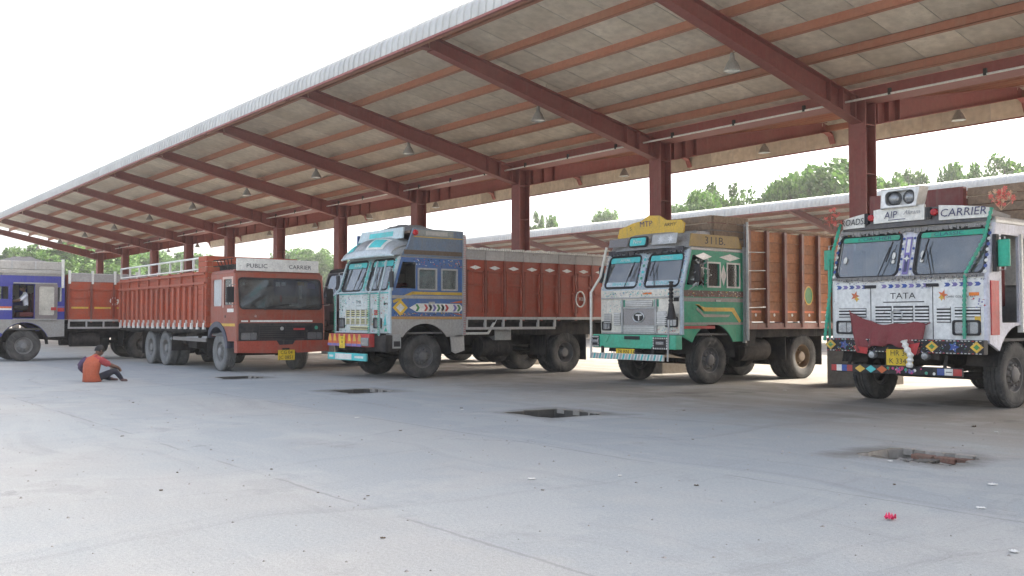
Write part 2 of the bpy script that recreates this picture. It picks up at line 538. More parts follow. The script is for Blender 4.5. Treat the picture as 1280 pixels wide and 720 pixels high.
def sheet_mesh(name, sign, slope, drop, z0, width, ribs):
    """one corrugated sheet from valley to bullnose edge; sign -1 front, +1 rear; local x 0..width"""
    prof = [(.15, z0 + .15 * slope), (2.4, z0 + 2.4 * slope), (4.7, z0 + 4.7 * slope), (NF - .05, z0 + (NF - .05) * slope)]
    ze = prof[-1][1]
    for k in range(1, 7):
        t = R(15 * k)
        prof.append((NF - .05 + .68 * math.sin(t), ze + .03 * math.sin(2 * t) - .36 * (1 - math.cos(t))))
    prof.append((prof[-1][0] + .01, ze - .36 - drop))
    xs = []
    p = width / ribs
    for k in range(ribs):
        x = k * p
        xs += [(x, 0), (x + p * .74, 0), (x + p * .80, 1), (x + p * .92, 1), (x + p * .98, 0)]
    xs.append((width + .03, 0))
    vs = []; fs = []
    n = len(xs)
    for j, (w, z) in enumerate(prof):
        # outward normal of the profile
        a = prof[max(j - 1, 0)]; b = prof[min(j + 1, len(prof) - 1)]
        dx, dz = b[0] - a[0], b[1] - a[1]
        l = math.hypot(dx, dz)
        nx, nz = -dz / l, dx / l
        for x, h in xs:
            vs.append((x, sign * (w + nx * h * .030), z + nz * h * .030))
    for j in range(len(prof) - 1):
        for k in range(n - 1):
            q = (j * n + k, j * n + k + 1, j * n + n + k + 1, j * n + n + k)
            fs.append(q if sign < 0 else q[::-1])
    # flat liner under the ribs, with a fine open joint to the next sheet
    lb = MB().add(vs, fs)
    n0 = []
    for j, (w, z) in enumerate(prof):
        a = prof[max(j - 1, 0)]; b = prof[min(j + 1, len(prof) - 1)]
        l = math.hypot(b[0] - a[0], b[1] - a[1])
        w -= -(b[1] - a[1]) / l * .022; z -= (b[0] - a[0]) / l * .022
        n0 += [(.006, sign * w, z), (width - .006, sign * w, z)]
    lb.add(n0, [((2 * j, 2 * j + 1, 2 * j + 3, 2 * j + 2) if sign < 0 else (2 * j, 2 * j + 2, 2 * j + 3, 2 * j + 1)) for j in range(len(prof) - 1)])
    me = lb.mesh(name, True)
    me.materials.append(m_sheet); me.materials.append(m_fas)
    for p in me.polygons:
        p.material_index = 1 if p.index < len(fs) else 0
    return me


def rafter(sign, elbow, zt, tipz):
    m = MB()
    b0, b1, t0, t1 = 5.43, zt, 5.93, zt + .29
    P = lambda w, z, x=0: (x, sign * w, z)
    # web
    for (w0, w1) in ((.0, elbow),):
        m.add([P(w0, b0, -.008), P(w1, b1, -.008), P(w1, t1, -.008), P(w0, t0, -.008), P(w0, b0, .008), P(w1, b1, .008), P(w1, t1, .008), P(w0, t0, .008)],
              [(0, 1, 2, 3), (7, 6, 5, 4), (0, 4, 5, 1), (2, 6, 7, 3), (1, 5, 6, 2), (0, 3, 7, 4)])
    m.bar(P(0, b0), P(elbow, b1), .24, .022)
    m.bar(P(0, t0), P(elbow + .12, t1 + .02), .24, .022)
    for w in (.42, .86, 1.3):
        f = w / elbow
        zb, zt2 = b0 + (b1 - b0) * f, t0 + (t1 - t0) * f
        m.box(-.115, .115, sign * w - .008, sign * w + .008, zb, zt2)
    # curved eave bracket
    cur = [(elbow, b1 + .02), (elbow + .25, b1 + .03), (elbow + .45, b1 - .04), (elbow + .58, tipz + .05), (elbow + .60, tipz)]
    for a, b in zip(cur, cur[1:]):
        m.bar(P(*a), P(*b), .20, .02)
    cur2 = [(elbow + .1, t1 + .02), (elbow + .4, t1 - .04), (elbow + .61, t1 - .28), (elbow + .62, tipz)]
    web = [cur[0]] + cur[1:] + cur2[::-1]
    m.panel((-.006, 0, 0), Y_, Z_, [(sign * a, b) for a, b in web][::(1 if sign > 0 else -1)], (), .012)
    return m.mesh('rafter')


def column_mesh():
    m = MB()
    m.box(-.20, .20, -.20, -.176, .78, 5.96)
    m.box(-.20, .20, .176, .20, .78, 5.96)
    m.box(-.012, .012, -.176, .176, .78, 5.96)
    for z in (2.6, 4.4, 5.43):
        m.box(-.19, -.012, -.176, .176, z, z + .015); m.box(.012, .19, -.176, .176, z, z + .015)
    m.box(-.26, .26, -.27, .27, .80, .835)
    for x in (-.22, .22):
        for y in (-.23, .23):
            m.box(x - .02, x + .02, y - .02, y + .02, .83, .88)
    m.box(-.26, .26, -.24, .24, 5.955, 5.985)
    return m.mesh('column')


def pedestal_mesh():
    m = MB(); m.box(-.55, .55, -.55, .55, -.2, .80)
    return m.mesh('pedestal')


def purlin_mesh(L, d=.18):
    m = MB()
    m.box(0, L, -.006, .006, 0, d)
    m.box(0, L, -.006, .075, d - .012, d)
    m.box(0, L, -.006, .075, 0, .012)
    m.box(0, L, .063, .075, .012, .03)
    return m.mesh('purlin')


COLM, PEDM, PURM = column_mesh(), pedestal_mesh(), purlin_mesh(BAY)
RF = rafter(-1, NF, 7.11, 6.98)
RR = rafter(1, NF + .05, 7.06, 6.72)
SLF = (7.40 - 5.93) / NF
SLR = (7.35 - 5.93) / NF
ZS = 5.93 + .18
NSH = 6
SHF = sheet_mesh('sheet_front', -1, SLF, .18, ZS + .034, BAY / NSH, 4)
SHR = sheet_mesh('sheet_rear', 1, SLR, .50, ZS + .034, BAY / NSH, 4)
GUT = MB().box(0, BAY, -.28, .28, 5.93, 5.95).box(0, BAY, -.30, -.28, 5.93, 6.165).box(0, BAY, .28, .30, 5.93, 6.165).mesh('gutter')
TRIM = MB().box(0, BAY, -.03, .03, 0, .05).mesh('trim')
PIPE = MB().tube([(0, 0, 0), (BAY, 0, 0)], .022, 8).mesh('pipe', True)
CLIP = MB().box(-.03, .03, -.025, .025, -.03, .10).mesh('clip')
m_pipe = mat('conduit_white', (.70, .68, .63, 1), .4, dirt=.2)


def shed(name, label, x_near, nframes, yc):
    t = thing(name, label, 'shed', (x_near, yc, 0))
    for k in range(nframes):
        x = -k * BAY
        link('pedestal', PEDM, m_ped, t, bevel=.02, loc=(x, 0, 0))
        link('column', COLM, m_red, t, loc=(x, 0, 0))
        link('rafter', RF, m_red, t, loc=(x, 0, 0))
        link('rafter', RR, m_red, t, loc=(x, 0, 0))
    for k in range(nframes - 1):
        x = -(k + 1) * BAY
        for sgn, sl_ in ((-1, SLF), (1, SLR)):
            for w in (.97, 2.15, 3.33, 4.51, 5.68, 6.88):
                o = link('purlin', PURM, m_pur, t, loc=(x, sgn * w, 5.93 + sl_ * w + .008))
                o.rotation_euler.x = sgn * math.atan(sl_)
            o = link('eave_purlin', PURM, m_red, t, loc=(x, sgn * (NF + .58), 7.02) if sgn < 0 else (x, NF + .28, 7.12))
            link('edge_trim', TRIM, m_red, t, loc=(x, sgn * (NF + .655), 7.0 if sgn < 0 else 6.66))
        for j in range(NSH):
            xx = x + j * BAY / NSH
            link('roof_sheet', SHF, m_sheet, t, loc=(xx, 0, random.uniform(0, .004)))
            link('roof_sheet', SHR, m_sheet, t, loc=(xx, 0, random.uniform(0, .004)))
        link('valley_gutter', GUT, m_red, t, loc=(x, 0, 0))
        link('conduit_pipe', PIPE, m_pipe, t, loc=(x, -.62, 5.86))
        for q in (1.0, 2.9, 4.8):
            link('pipe_clip', CLIP, m_black, t, loc=(x + q, -.62, 5.87))
    return t


YC = 18.28
XA = -11.34
shed('truck_shed', 'long red steel truck shelter on a row of columns, roof wings rising both ways', XA + 3 * BAY, 14, YC)
shed('truck_shed', 'second lower looking pale roofed shelter standing beyond the trucks', 4.0, 13, 49.6)

# lamps under the rafters
m_lamp = mat('lamp_enamel', (.28, .27, .245, 1), .35, dirt=.25)
m_lens = mat('lamp_glass', (.45, .52, .50, 1), .15, dirt=.1)
m_wire = mat('pale_cable', (.55, .50, .42, 1), .6)


def lamp_meshes():
    s = MB().lathe([(.0, .28), (.055, .28), (.065, .16), (.075, .12), (.10, .10), (.15, .03), (.215, -.10), (.235, -.14), (.235, -.16), (.22, -.16), (.205, -.10), (.10, .06), (0, .08)], axis='z', n=24).mesh('shade', True)
    g_ = MB().lathe([(.0, -.165), (.12, -.16), (.221, -.148), (.221, -.140), (0, -.14)], axis='z', n=24).mesh('lens', True)
    h = MB().tube([(-.03, 0, .27), (-.01, 0, .42), (.0, 0, .44), (.01, 0, .42), (.03, 0, .27)], .007, 6).bar((0, 0, .43), (.36, 0, .43), .03, .03).mesh('hook', True)
    c = MB().tube([(.03, 0, .25), (.14, -.01, .24), (.24, -.02, .32), (.29, -.02, .48), (.31, 0, .70), (.345, 0, .72)], .011, 6).mesh('cable', True)
    return s, g_, h, c


LM = lamp_meshes()
for n in range(-1, 11):
    for sgn, w in ((-1, 3.8), (1, 4.8)):
        z = (5.43 + .24 * w if sgn < 0 else 5.43 + .224 * w) - .14
        x = XA - BAY * n - .36
        side = 'front' if sgn < 0 else 'rear'
        t = thing('hanging_lamp', 'grey bell shaped lamp hanging under the shelter\'s %s roof wing' % ('yard side' if sgn < 0 else 'far side'), 'lamp', (x, YC + sgn * w, z), 0, 'bell lamps under the %s wing of the shelter' % side)
        for nm, me, mm in zip(('lamp_shade', 'lens', 'hook', 'cable'), LM, (m_lamp, m_lens, m_red, m_wire)):
            link(nm, me, mm, t).scale = (1, 1, 1) if nm in ('hook', 'cable') else (.72, .72, .8)

# ------------------------------------------------------------------ truck kit (local: x across, y backwards from the nose, z up)
def paint(name, r, g, b, **k):
    k.setdefault('dirt', .46); k.setdefault('rough', .45); k.setdefault('chips', .7); k.setdefault('dent', .35)
    return mat(name, sr(r, g, b), **k)


m_tyre = mat('tyre_rubber', (.035, .034, .033, 1), .85, dirt=.75, dust=(.15, .14, .125, 1), scale=3, bump=.4)
m_tyre_d = mat('dusty_tyre', (.14, .14, .135, 1), .9, dirt=.8, dust=(.26, .25, .23, 1), scale=3, bump=.4)
m_rim = mat('rim_grey', (.12, .12, .12, 1), .6, dirt=.7)
m_rim_d = mat('rim_dusty', (.22, .22, .215, 1), .7, dirt=.7)
m_chas = mat('chassis_black', (.022, .021, .020, 1), .9, spec=.2, dirt=.55, dust=(.12, .10, .085, 1), scale=3)
m_chrome = mat('dull_chrome', (.62, .62, .61, 1), .35, metal=.75, dirt=.35)
m_steel = mat('bare_steel', (.45, .45, .44, 1), .45, metal=.5, dirt=.4)
m_gas = mat('window_rubber', (.015, .015, .018, 1), .6, dirt=.15)
m_int = mat('cab_interior', (.10, .095, .09, 1), .8, dirt=.2)
m_seat = mat('seat_maroon', (.16, .03, .03, 1), .8, dirt=.2)
m_curt = mat('curtain_cream', (.66, .63, .57, 1), .9, dirt=.2)
m_lens_h = mat('headlamp_lens', (.30, .31, .32, 1), .18, metal=.6, dirt=.25, bump=.3, scale=12, vary=.3)
m_red_l = paint('red_lens', 170, 20, 30, rough=.2, dirt=.1)
m_amber = paint('amber_lens', 225, 120, 30, rough=.25, dirt=.1)
m_dark_t = paint('dark_letter', 25, 25, 30, dirt=.2)
m_wht = paint('white_paint', 222, 220, 212, dirt=.3)
m_yel = paint('yellow_paint', 215, 175, 60)
m_yelp = paint('plate_yellow', 225, 190, 40, dirt=.2)
m_blue = paint('blue_paint', 40, 75, 150)
m_teal = paint('teal_paint', 40, 160, 130)
m_cyan = paint('cyan_paint', 70, 190, 190)
m_org = paint('orange_paint', 215, 105, 50)
m_redp = paint('red_paint', 180, 45, 45)
m_pink = paint('pink_paint', 205, 60, 120)
m_navy = paint('navy_paint', 40, 45, 95)
m_green = paint('green_paint', 60, 140, 70)
m_lilac = paint('lilac_paint', 120, 110, 170)
m_wood = mat('weathered_wood', (.24, .165, .11, 1), .8, dirt=.45, scale=2, vary=.22, bump=.4)
m_cloth = mat('maroon_cloth', sr(125, 60, 62), .9, dirt=.2, bump=.3, scale=6)
glass = glass_mat('window_glass', (.80, .84, .84, 1), .02)
glass_c = glass_mat('windscreen_glass', (.50, .55, .57, 1), .05)


def tyre_mesh():
    pr = [(.262, -.10), (.30, -.125), (.40, -.14), (.46, -.138), (.497, -.12), (.51, -.09)]
    for c in (-.055, 0, .055):
        pr += [(.511, c - .016), (.494, c - .011), (.494, c + .011), (.511, c + .016)]
    pr += [(.51, .09), (.497, .12), (.46, .138), (.452, .134), (.44, .139), (.40, .14), (.30, .125), (.262, .10), (.262, -.10)]
    m = MB().lathe(pr, axis='x', n=44)
    for k in range(44):                     # shoulder lugs
        a0 = 6.28318 * (k + .15) / 44; a1 = 6.28318 * (k + .75) / 44
        for s in (-1, 1):
            vs = []
            for a in (a0, a1):
                for r, h in ((.50, .128), (.47, .144), (.512, .085)):
                    vs.append((s * h, r * math.cos(a) * 1.006, r * math.sin(a) * 1.006))
            m.add(vs, [(0, 1, 4, 3), (0, 2, 5, 3), (0, 1, 2), (3, 4, 5)])
    return m.mesh('tyre', True)


def rim_mesh(front=True):
    if front:
        pr = [(.268, .105), (.275, .115), (.262, .11), (.25, .055), (.215, .035), (.185, .05), (.15, .085), (.12, .09), (.12, .125), (.095, .145), (.06, .15), (0, .152)]
    else:
        pr = [(.268, .105), (.275, .115), (.262, .11), (.25, .04), (.235, -.02), (.20, -.05), (.13, -.05), (.125, .06), (.105, .10), (.06, .105), (0, .105)]
    m = MB().lathe(pr, axis='x', n=32)
    zz = .075 if front else -.045
    for k in range(10):
        a = 6.28318 * k / 10
        m.box(zz - .01, zz + .045, .16 * math.cos(a) - .016, .16 * math.cos(a) + .016, .16 * math.sin(a) - .016, .16 * math.sin(a) + .016)
    # vent holes as raised dark lips
    m.lathe([(.262, -.10), (.255, -.05), (.20, -.07)], axis='x', n=32)
    return m.mesh('rim', True)


TYRE, RIMF, RIMR = tyre_mesh(), rim_mesh(True), rim_mesh(False)


def wheel(tr, x, y, side, front=True, dusty=False, rim=None, z=.505, steer=0):
    w = link('wheel', RIMF.copy() if False else (RIMF if front else RIMR), None, tr, loc=(x, y, z))
    w.material_slots  # slots live on the object so that rims of one mesh can differ
    if not w.data.materials:
        w.data.materials.append(m_rim)
    w.material_slots[0].link = 'OBJECT'; w.material_slots[0].material = rim or (m_rim_d if dusty else m_rim)
    t = link('tyre', TYRE, None, w)
    if not t.data.materials:
        t.data.materials.append(m_tyre)
    t.material_slots[0].link = 'OBJECT'; t.material_slots[0].material = m_tyre_d if dusty else m_tyre
    w.rotation_euler.z = (0 if side > 0 else math.pi) + steer
    w.rotation_euler.x = random.uniform(0, 6)
    return w


def wheels(tr, fy, rears, hw, dusty=False, rim_f=None, rim_r=None, steer=0):
    for s in (-1, 1):
        wheel(tr, s * (hw - .20), fy, s, True, dusty, rim_f, steer=steer)
        for y in rears:
            wheel(tr, s * (hw - .19), y, s, False, dusty, rim_r)
            wheel(tr, s * (hw - .51), y, s, False, dusty)


def chassis(tr, fy, rears, y0, y1, hw, bed=1.14):
    c = MB()
    for s in (-1, 1):
        c.box(s * .42 - .04, s * .42 + .04, y0, y1, .72, .96)
        # leaf springs
        for y in [fy] + list(rears):
            for k in range(4):
                c.bar((s * .42, y - .62 + .1 * k, .66 - .02 * k), (s * .42, y, .60 - .022 * k), .08, .018)
                c.bar((s * .42, y, .60 - .022 * k), (s * .42, y + .62 - .1 * k, .66 - .02 * k), .08, .018)
    y = y0 + .3
    while y < y1:
        c.box(-.40, .40, y - .04, y + .04, .76, .92); y += .9
    c.build('chassis_frame', m_chas, tr)
    MB().tube([(-hw + .2, fy, .52), (-.6, fy, .46), (.6, fy, .46), (hw - .2, fy, .52)], .06, 8).box(-.3, .3, fy - .5, fy + .5, .62, 1.0).build('front_axle', m_chas, tr)
    for y in rears:
        MB().tube([(-hw + .25, y, .505), (-.25, y, .505), (-.2, y, .505), (.2, y, .505), (.25, y, .505), (hw - .25, y, .505)], [.09, .09, .22, .22, .09, .09], 12).build('rear_axle', m_chas, tr)
    MB().tube([(0, fy + .4, .75), (0, rears[0] - .2, .55)], .05, 8).build('drive_shaft', m_chas, tr)
    ym = (fy + rears[0]) / 2
    MB().box(-hw + .07, hw - .07, fy + 1.12, y1, .965, bed).build('subframe', m_chas, tr)
    yb = rears[-1] + .66
    for sx in (-1, 1):
        xa, xb = sorted((sx * (hw - .66), sx * (hw - .03)))
        MB().box(xa, xb, yb, yb + .02, .30, .98).build('mud_flap', m_chas, tr)
        MB().box(xa, xb, rears[0] - .70, rears[0] - .68, .45, .98).build('mud_flap', m_chas, tr)
    MB().tube([(-.1, ym + .75, .70), (-.1, ym + .95, .70)], .46, 20).build('spare_tyre', m_tyre, tr, True)
    MB().tube([(-hw + .3, ym + .4, .78), (-hw + .3, ym + 1.0, .78)], .15, 12).tube([(-.35, ym - .5, .62), (-.35, ym + .5, .62)], .16, 12).build('air_tank', m_chas, tr, True)
    MB().tube([(hw - .32, ym - .45, .68), (hw - .32, ym + .45, .68)], .24, 14).build('fuel_tank', m_chas, tr, True)
    MB().box(-hw + .12, -hw + .55, ym - .35, ym + .35, .55, .98).build('battery_box', m_chas, tr, bevel=.02)


def ang(c, r, a0, a1, n):
    return [(c[0] + r * math.cos(R(a0 + (a1 - a0) * k / n)), c[1] + r * math.sin(R(a0 + (a1 - a0) * k / n))) for k in range(n + 1)]


ZB, ZT, ZF, TILT = 1.98, 2.78, 1.04, .30


def cab_side_outline(L, fy, zs, arch=True, r=.74, tilt=TILT):
    pts = [(.03, 1.0)]
    if arch:
        c = (fy, .52)
        a = math.degrees(math.asin((zs - .52) / r))
        arc = ang(c, r, 180 - a, a, 12)
        arc = [p for p in arc if .06 < p[0] < L - .03]
        if arc[0][1] > zs + .05:
            pts = [(.03, max(1.0, arc[0][1] - .02))]
        pts += arc
    pts += [(L, zs), (L, ZT), (.04 + (ZT - ZB) * tilt, ZT), (.03, ZB)]
    return pts


def tata_cab(tr, hw, L, fy, front, frame, side, roof, windows, zs=.88, low=None, opening=None, om=.13, im=.13):
    tl = TILT
    Vt = V3((0, tl, 1)); hl = Vt.length; Vt = Vt.normalized(); H = (ZT - ZB) * hl
    MB().panel((0, 0, 0), X_, Z_, rrect(-hw + .03, hw - .03, ZF, ZB, .05), (), .05).build('front_panel', front, tr, bevel=.012)
    holes = [rrect(-hw + om, -im, .07, H - .06, .10), rrect(im, hw - om, .07, H - .06, .10)]
    MB().panel((0, 0, ZB), X_, Vt, rect(-hw + .03, hw - .03, 0, H), holes, .05).build('windscreen_frame', frame, tr)
    for sx in (-1, 1):
        x0, x1 = sorted((sx * im, sx * (hw - om)))
        g_ = MB().panel(V3((0, .02, ZB)), X_, Vt, rrect(x0 - .005, x1 + .005, .065, H - .055, .10), (), .008).build('windscreen', glass_c, tr)
        MB().panel(V3((0, -.012, ZB)), X_, Vt, rrect(x0 - .035, x1 + .035, .035, H - .025, .13), [rrect(x0 + .004, x1 - .004, .074, H - .064, .10)], .03).build('rubber_seal', m_gas, g_)
        # wiper
        MB().tube([V3((sx * .45, -.03, ZB)) + Vt * .05, V3((sx * .30, -.045, ZB)) + Vt * .55], .009, 5).bar(V3((sx * .30 - .03, -.045, ZB)) + Vt * .30, V3((sx * .30 + .04, -.045, ZB)) + Vt * .64, .012, .02).build('wiper', m_gas, g_)
        # pillar and side
        MB().tube([(sx * (hw - .045), .045, ZF), (sx * (hw - .045), .045, ZB), (sx * (hw - .045), .045 + (ZT - ZB) * tl, ZT)], .05, 10).build('corner_pillar', front if sx < 0 else frame, tr, True)
    for sx in (-1, 1):
        out = cab_side_outline(L, fy, zs)
        hl2 = [rrect(a, b, c, d, .035) for a, b, c, d in windows]
        # triangular quarter light
        hl2.append([(.14, ZB + .08), (windows[0][0] - .08, ZB + .08), (windows[0][0] - .08, ZT - .10), (.33, ZT - .10)])
        if opening and sx > 0:
            hl2 = [rrect(*q, .03) for q in opening]
        p = MB()
        if sx > 0:
            p.panel((hw, 0, 0), Y_, Z_, out, hl2, .04)
        else:
            p.panel((-hw, 0, 0), -Y_, Z_, [(-a, b) for a, b in out][::-1], [[(-a, b) for a, b in h][::-1] for h in hl2], .04)
        sd = p.build('cab_side', side if sx > 0 else (low or side), tr)
        for (a, b, c, d) in (windows if not (opening and sx > 0) else []):
            MB().box(sx * (hw - .03) - .004, sx * (hw - .03) + .004, a - .01, b + .01, c - .01, d + .01).build('side_window', glass, sd)
            w = MB()
            for q in ((a - .035, a, c - .035, d + .035), (b, b + .035, c - .035, d + .035), (a, b, c - .035, c), (a, b, d, d + .035)):
                w.box(min(sx * hw, sx * (hw + .014)), max(sx * hw, sx * (hw + .014)), *q)
            w.build('window_trim', m_steel, sd)
            MB().box(sx * (hw - .052) - .006, sx * (hw - .052) + .006, a - .02, b + .02, c - .02, d + .02).build('curtain', m_curt, sd)
        # door shut line and handle
        if not (opening and sx > 0):
            MB().box(sx * (hw + .012) - .012, sx * (hw + .012) + .012, L * .52, L * .52 + .16, 1.72, 1.76).build('door_handle', m_steel, sd)
        # mudguard inside the arch
        md = MB()
        arc = ang((fy, .52), .72, 170, 2, 14)
        for (a, b), (c, d) in zip(arc, arc[1:]):
            x0, x1 = sorted((sx * (hw - .01), sx * (hw - .48)))
            md.add([(x0, a, b), (x1, a, b), (x1, c, d), (x0, c, d), (x0, a, b + .012), (x1, a, b + .012), (x1, c, d + .012), (x0, c, d + .012)],
                   [(0, 1, 2, 3), (4, 7, 6, 5), (0, 4, 5, 1), (2, 6, 7, 3)])
        md.build('mudguard', m_chas, tr)
    MB().box(-hw + .04, hw - .04, L - .04, L, zs, ZT).build('cab_back', roof, tr)
    MB().box(-hw + .04, hw - .04, .1, L - .05, 1.02, 1.06).build('cab_floor', m_int, tr)
    y0 = .04 + (ZT - ZB) * tl
    r = MB()
    rings = []
    for z, ins, dy in ((ZT, 0, 0), (ZT + .05, 0, 0), (ZT + .10, .03, .03), (ZT + .13, .10, .10)):
        rings.append([(-hw + ins, y0 + dy, z), (hw - ins, y0 + dy, z), (hw - ins, L - ins * .3, z), (-hw + ins, L - ins * .3, z)])
    r.loft(rings).build('cab_roof', roof, tr, bevel=.015)
    # interior
    d = MB().box(-hw + .08, hw - .08, .12, .42, 1.55, 1.86)
    d.build('dashboard', m_int, tr, bevel=.03)
    for x in (-.62, .62):
        MB().box(x - .27, x + .27, .85, 1.35, 1.45, 1.60).box(x - .27, x + .27, 1.3, 1.44, 1.55, 2.25).build('seat', m_seat, tr, bevel=.03)
    sw = MB()
    c = V3((.62, .62, 1.95)); ring = []
    for k in range(21):
        a = 6.28318 * k / 20
        ring.append(c + V3((.22 * math.cos(a), .12 * math.sin(a), .18 * math.sin(a))))
    sw.tube(ring, .014, 6).tube([c, c + V3((0, -.25, -.35))], .02, 6).bar(ring[0], ring[10], .03, .02)
    sw.build('steering_wheel', m_gas, tr, True)
    MB().box(-hw + .06, hw - .06, L - .14, L - .05, 1.9, 2.72).build('back_curtain', m_curt, tr)


def louvres(tr, blocks, y, m_slat, m_back, step=.042):
    for x0, x1, z0, z1 in blocks:
        g_ = MB().box(x0, x1, y - .004, y + .002, z0, z1).build('grille', m_back, tr)
        z = z0 + .015
        while z < z1 - .01:
            MB().box(x0 + .004, x1 - .004, y - .022, y - .004, z, z + step * .5).build('grille_slat', m_slat, g_)
            z += step


def headlamp(tr, x0, x1, z0, z1, y, round_=False):
    b = MB().panel((0, y - .03, 0), X_, Z_, rrect(x0 - .03, x1 + .03, z0 - .03, z1 + .03, .04), [rrect(x0, x1, z0, z1, .03)], .03).build('headlight', m_gas, tr)
    MB().panel((0, y - .016, 0), X_, Z_, rrect(x0, x1, z0, z1, .03), (), .014).build('lens', m_lens_h, b)
    n = MB()
    xm = x0 + (x1 - x0) * .62
    n.box(xm - .004, xm + .004, y - .02, y - .016, z0, z1)
    n.build('lens_divider', m_gas, b)


def decal(tr, items, O, U, V, name='painted_pattern', t=.004):
    """items: (polygon, material): each colour one thin painted layer standing proud of the panel"""
    by = {}
    for poly, m in items:
        by.setdefault(m.name, (m, []))[1].append(poly)
    O = V3(O); Nn = V3(U).cross(V3(V)).normalized()
    for k, (nm, (m, polys)) in enumerate(by.items()):
        q = MB(); small = 0
        for p in polys:
            ext = max(max(c[0] for c in p) - min(c[0] for c in p), max(c[1] for c in p) - min(c[1] for c in p))
            if ext > .09:
                MB().panel(O + Nn * (t + .0006 * k), U, V, p, (), t).build(name, m, tr)
            else:
                q.panel(O + Nn * (t + .0006 * k), U, V, p, (), t); small += 1
        if small:
            o = q.build(name, m, tr)
            if small > 1:
                o['kind'] = 'stuff'


def number_plate(tr, x, z, y, lines, w=.40, h=.20):
    p = MB().box(x - w / 2, x + w / 2, y - .008, y, z - h / 2, z + h / 2).build('number_plate', m_yelp, tr)
    n = len(lines)
    for i, s in enumerate(lines):
        text(s, h / n * .95, (x, y - .008, z + h / 2 - h / n * (i + .5)), X_, Z_, m_dark_t, p, depth=.002)


def ribbon(tr, path, r, m, name='garland'):
    """tinsel rope: a knobbly tube"""
    pts = []
    path = [V3(p) for p in path]
    rs = []
    for a, b in zip(path, path[1:]):
        n = max(2, int((b - a).length / .035))
        for k in range(n):
            pts.append(a.lerp(b, k / n)); rs.append(r * (1.25 if len(pts) % 2 else .75))
    pts.append(path[-1]); rs.append(r)
    return MB().tube(pts, rs, 7).build(name, m, tr, True)


def mirror(tr, x, y, z, sx, m_back, w=.20, h=.38):
    a = MB().tube([(sx * (abs(x) - .28), y + .1, z + .28), (x, y, z + .24), (x, y, z - .24), (sx * (abs(x) - .28), y + .1, z - .26)], .011, 6).build('mirror', m_steel, tr, True)
    MB().box(x - w / 2, x + w / 2, y - .05, y - .005, z - h / 2, z + h / 2).build('mirror_housing', m_back, a, bevel=.015)
    MB().box(x - w / 2 + .02, x + w / 2 - .02, y - .004, y, z - h / 2 + .02, z + h / 2 - .02).build('mirror_glass', m_chrome, a)


def bouquet(tr, c, r, n, seed, m_a, m_b, name='plastic_flowers'):
    rg = random.Random(seed)
    fl = MB(); lf = MB()
    for k in range(n):
        d = V3((rg.gauss(0, 1), rg.gauss(0, 1), rg.gauss(0, 1))).normalized() * r * rg.uniform(.3, 1)
        p = V3(c) + V3((d.x, d.y * .7, d.z * .9))
        tgt = fl if rg.random() < .66 else lf
        a = V3((rg.gauss(0, 1), rg.gauss(0, 1), rg.gauss(0, 1))).normalized(); b = a.orthogonal().normalized()
        for j in range(5):
            q = Matrix.Rotation(6.283 * j / 5, 3, a) @ b
            s = .026 if tgt is fl else .024
            e = a.cross(q) * s * .5
            tgt.add([p, p + q * s + e + a * .008, p + q * s * 1.5, p + q * s - e + a * .008], [(0, 1, 2, 3)])
        fl.tube([V3(c) - V3((0, 0, r * .8)), p], .003, 3) if False else (lf.tube([V3(c) - V3((0, 0, r * .9)), p], .003, 4) if k % 6 == 0 else None)
    o = fl.build(name, m_a, tr)
    o['kind'] = 'stuff'
    lf.build('flower_leaves', m_b, o)['kind'] = 'stuff'
    return o


def motifs(tr, x0, x1, z0, z1, n, seed, cols, O=(0, 0, 0), U=X_, V=Z_, r=(.012, .03)):
    """dense little painted flowers, dots and leaves: too small to pick apart"""
    rg = random.Random(seed)
    by = {}
    for k in range(n):
        m = rg.choice(cols); a, b = rg.uniform(x0, x1), rg.uniform(z0, z1); q = rg.uniform(*r)
        by.setdefault(m.name, (m, []))[1].append(rg.choice((star(a, b, q, 4, .5), circ(a, b, q * .7, 7), diamond(a, b, q, q * .7), rect(a - q, a + q, b - q * .25, b + q * .25))))
    O = V3(O); Nn = V3(U).cross(V3(V)).normalized()
    for k, (m, polys) in enumerate(by.values()):
        q = MB()
        for p in polys:
            q.panel(O + Nn * (.006 + .0007 * k), U, V, p, (), .004)
        q.build('painted_flowers', m, tr)['kind'] = 'stuff'

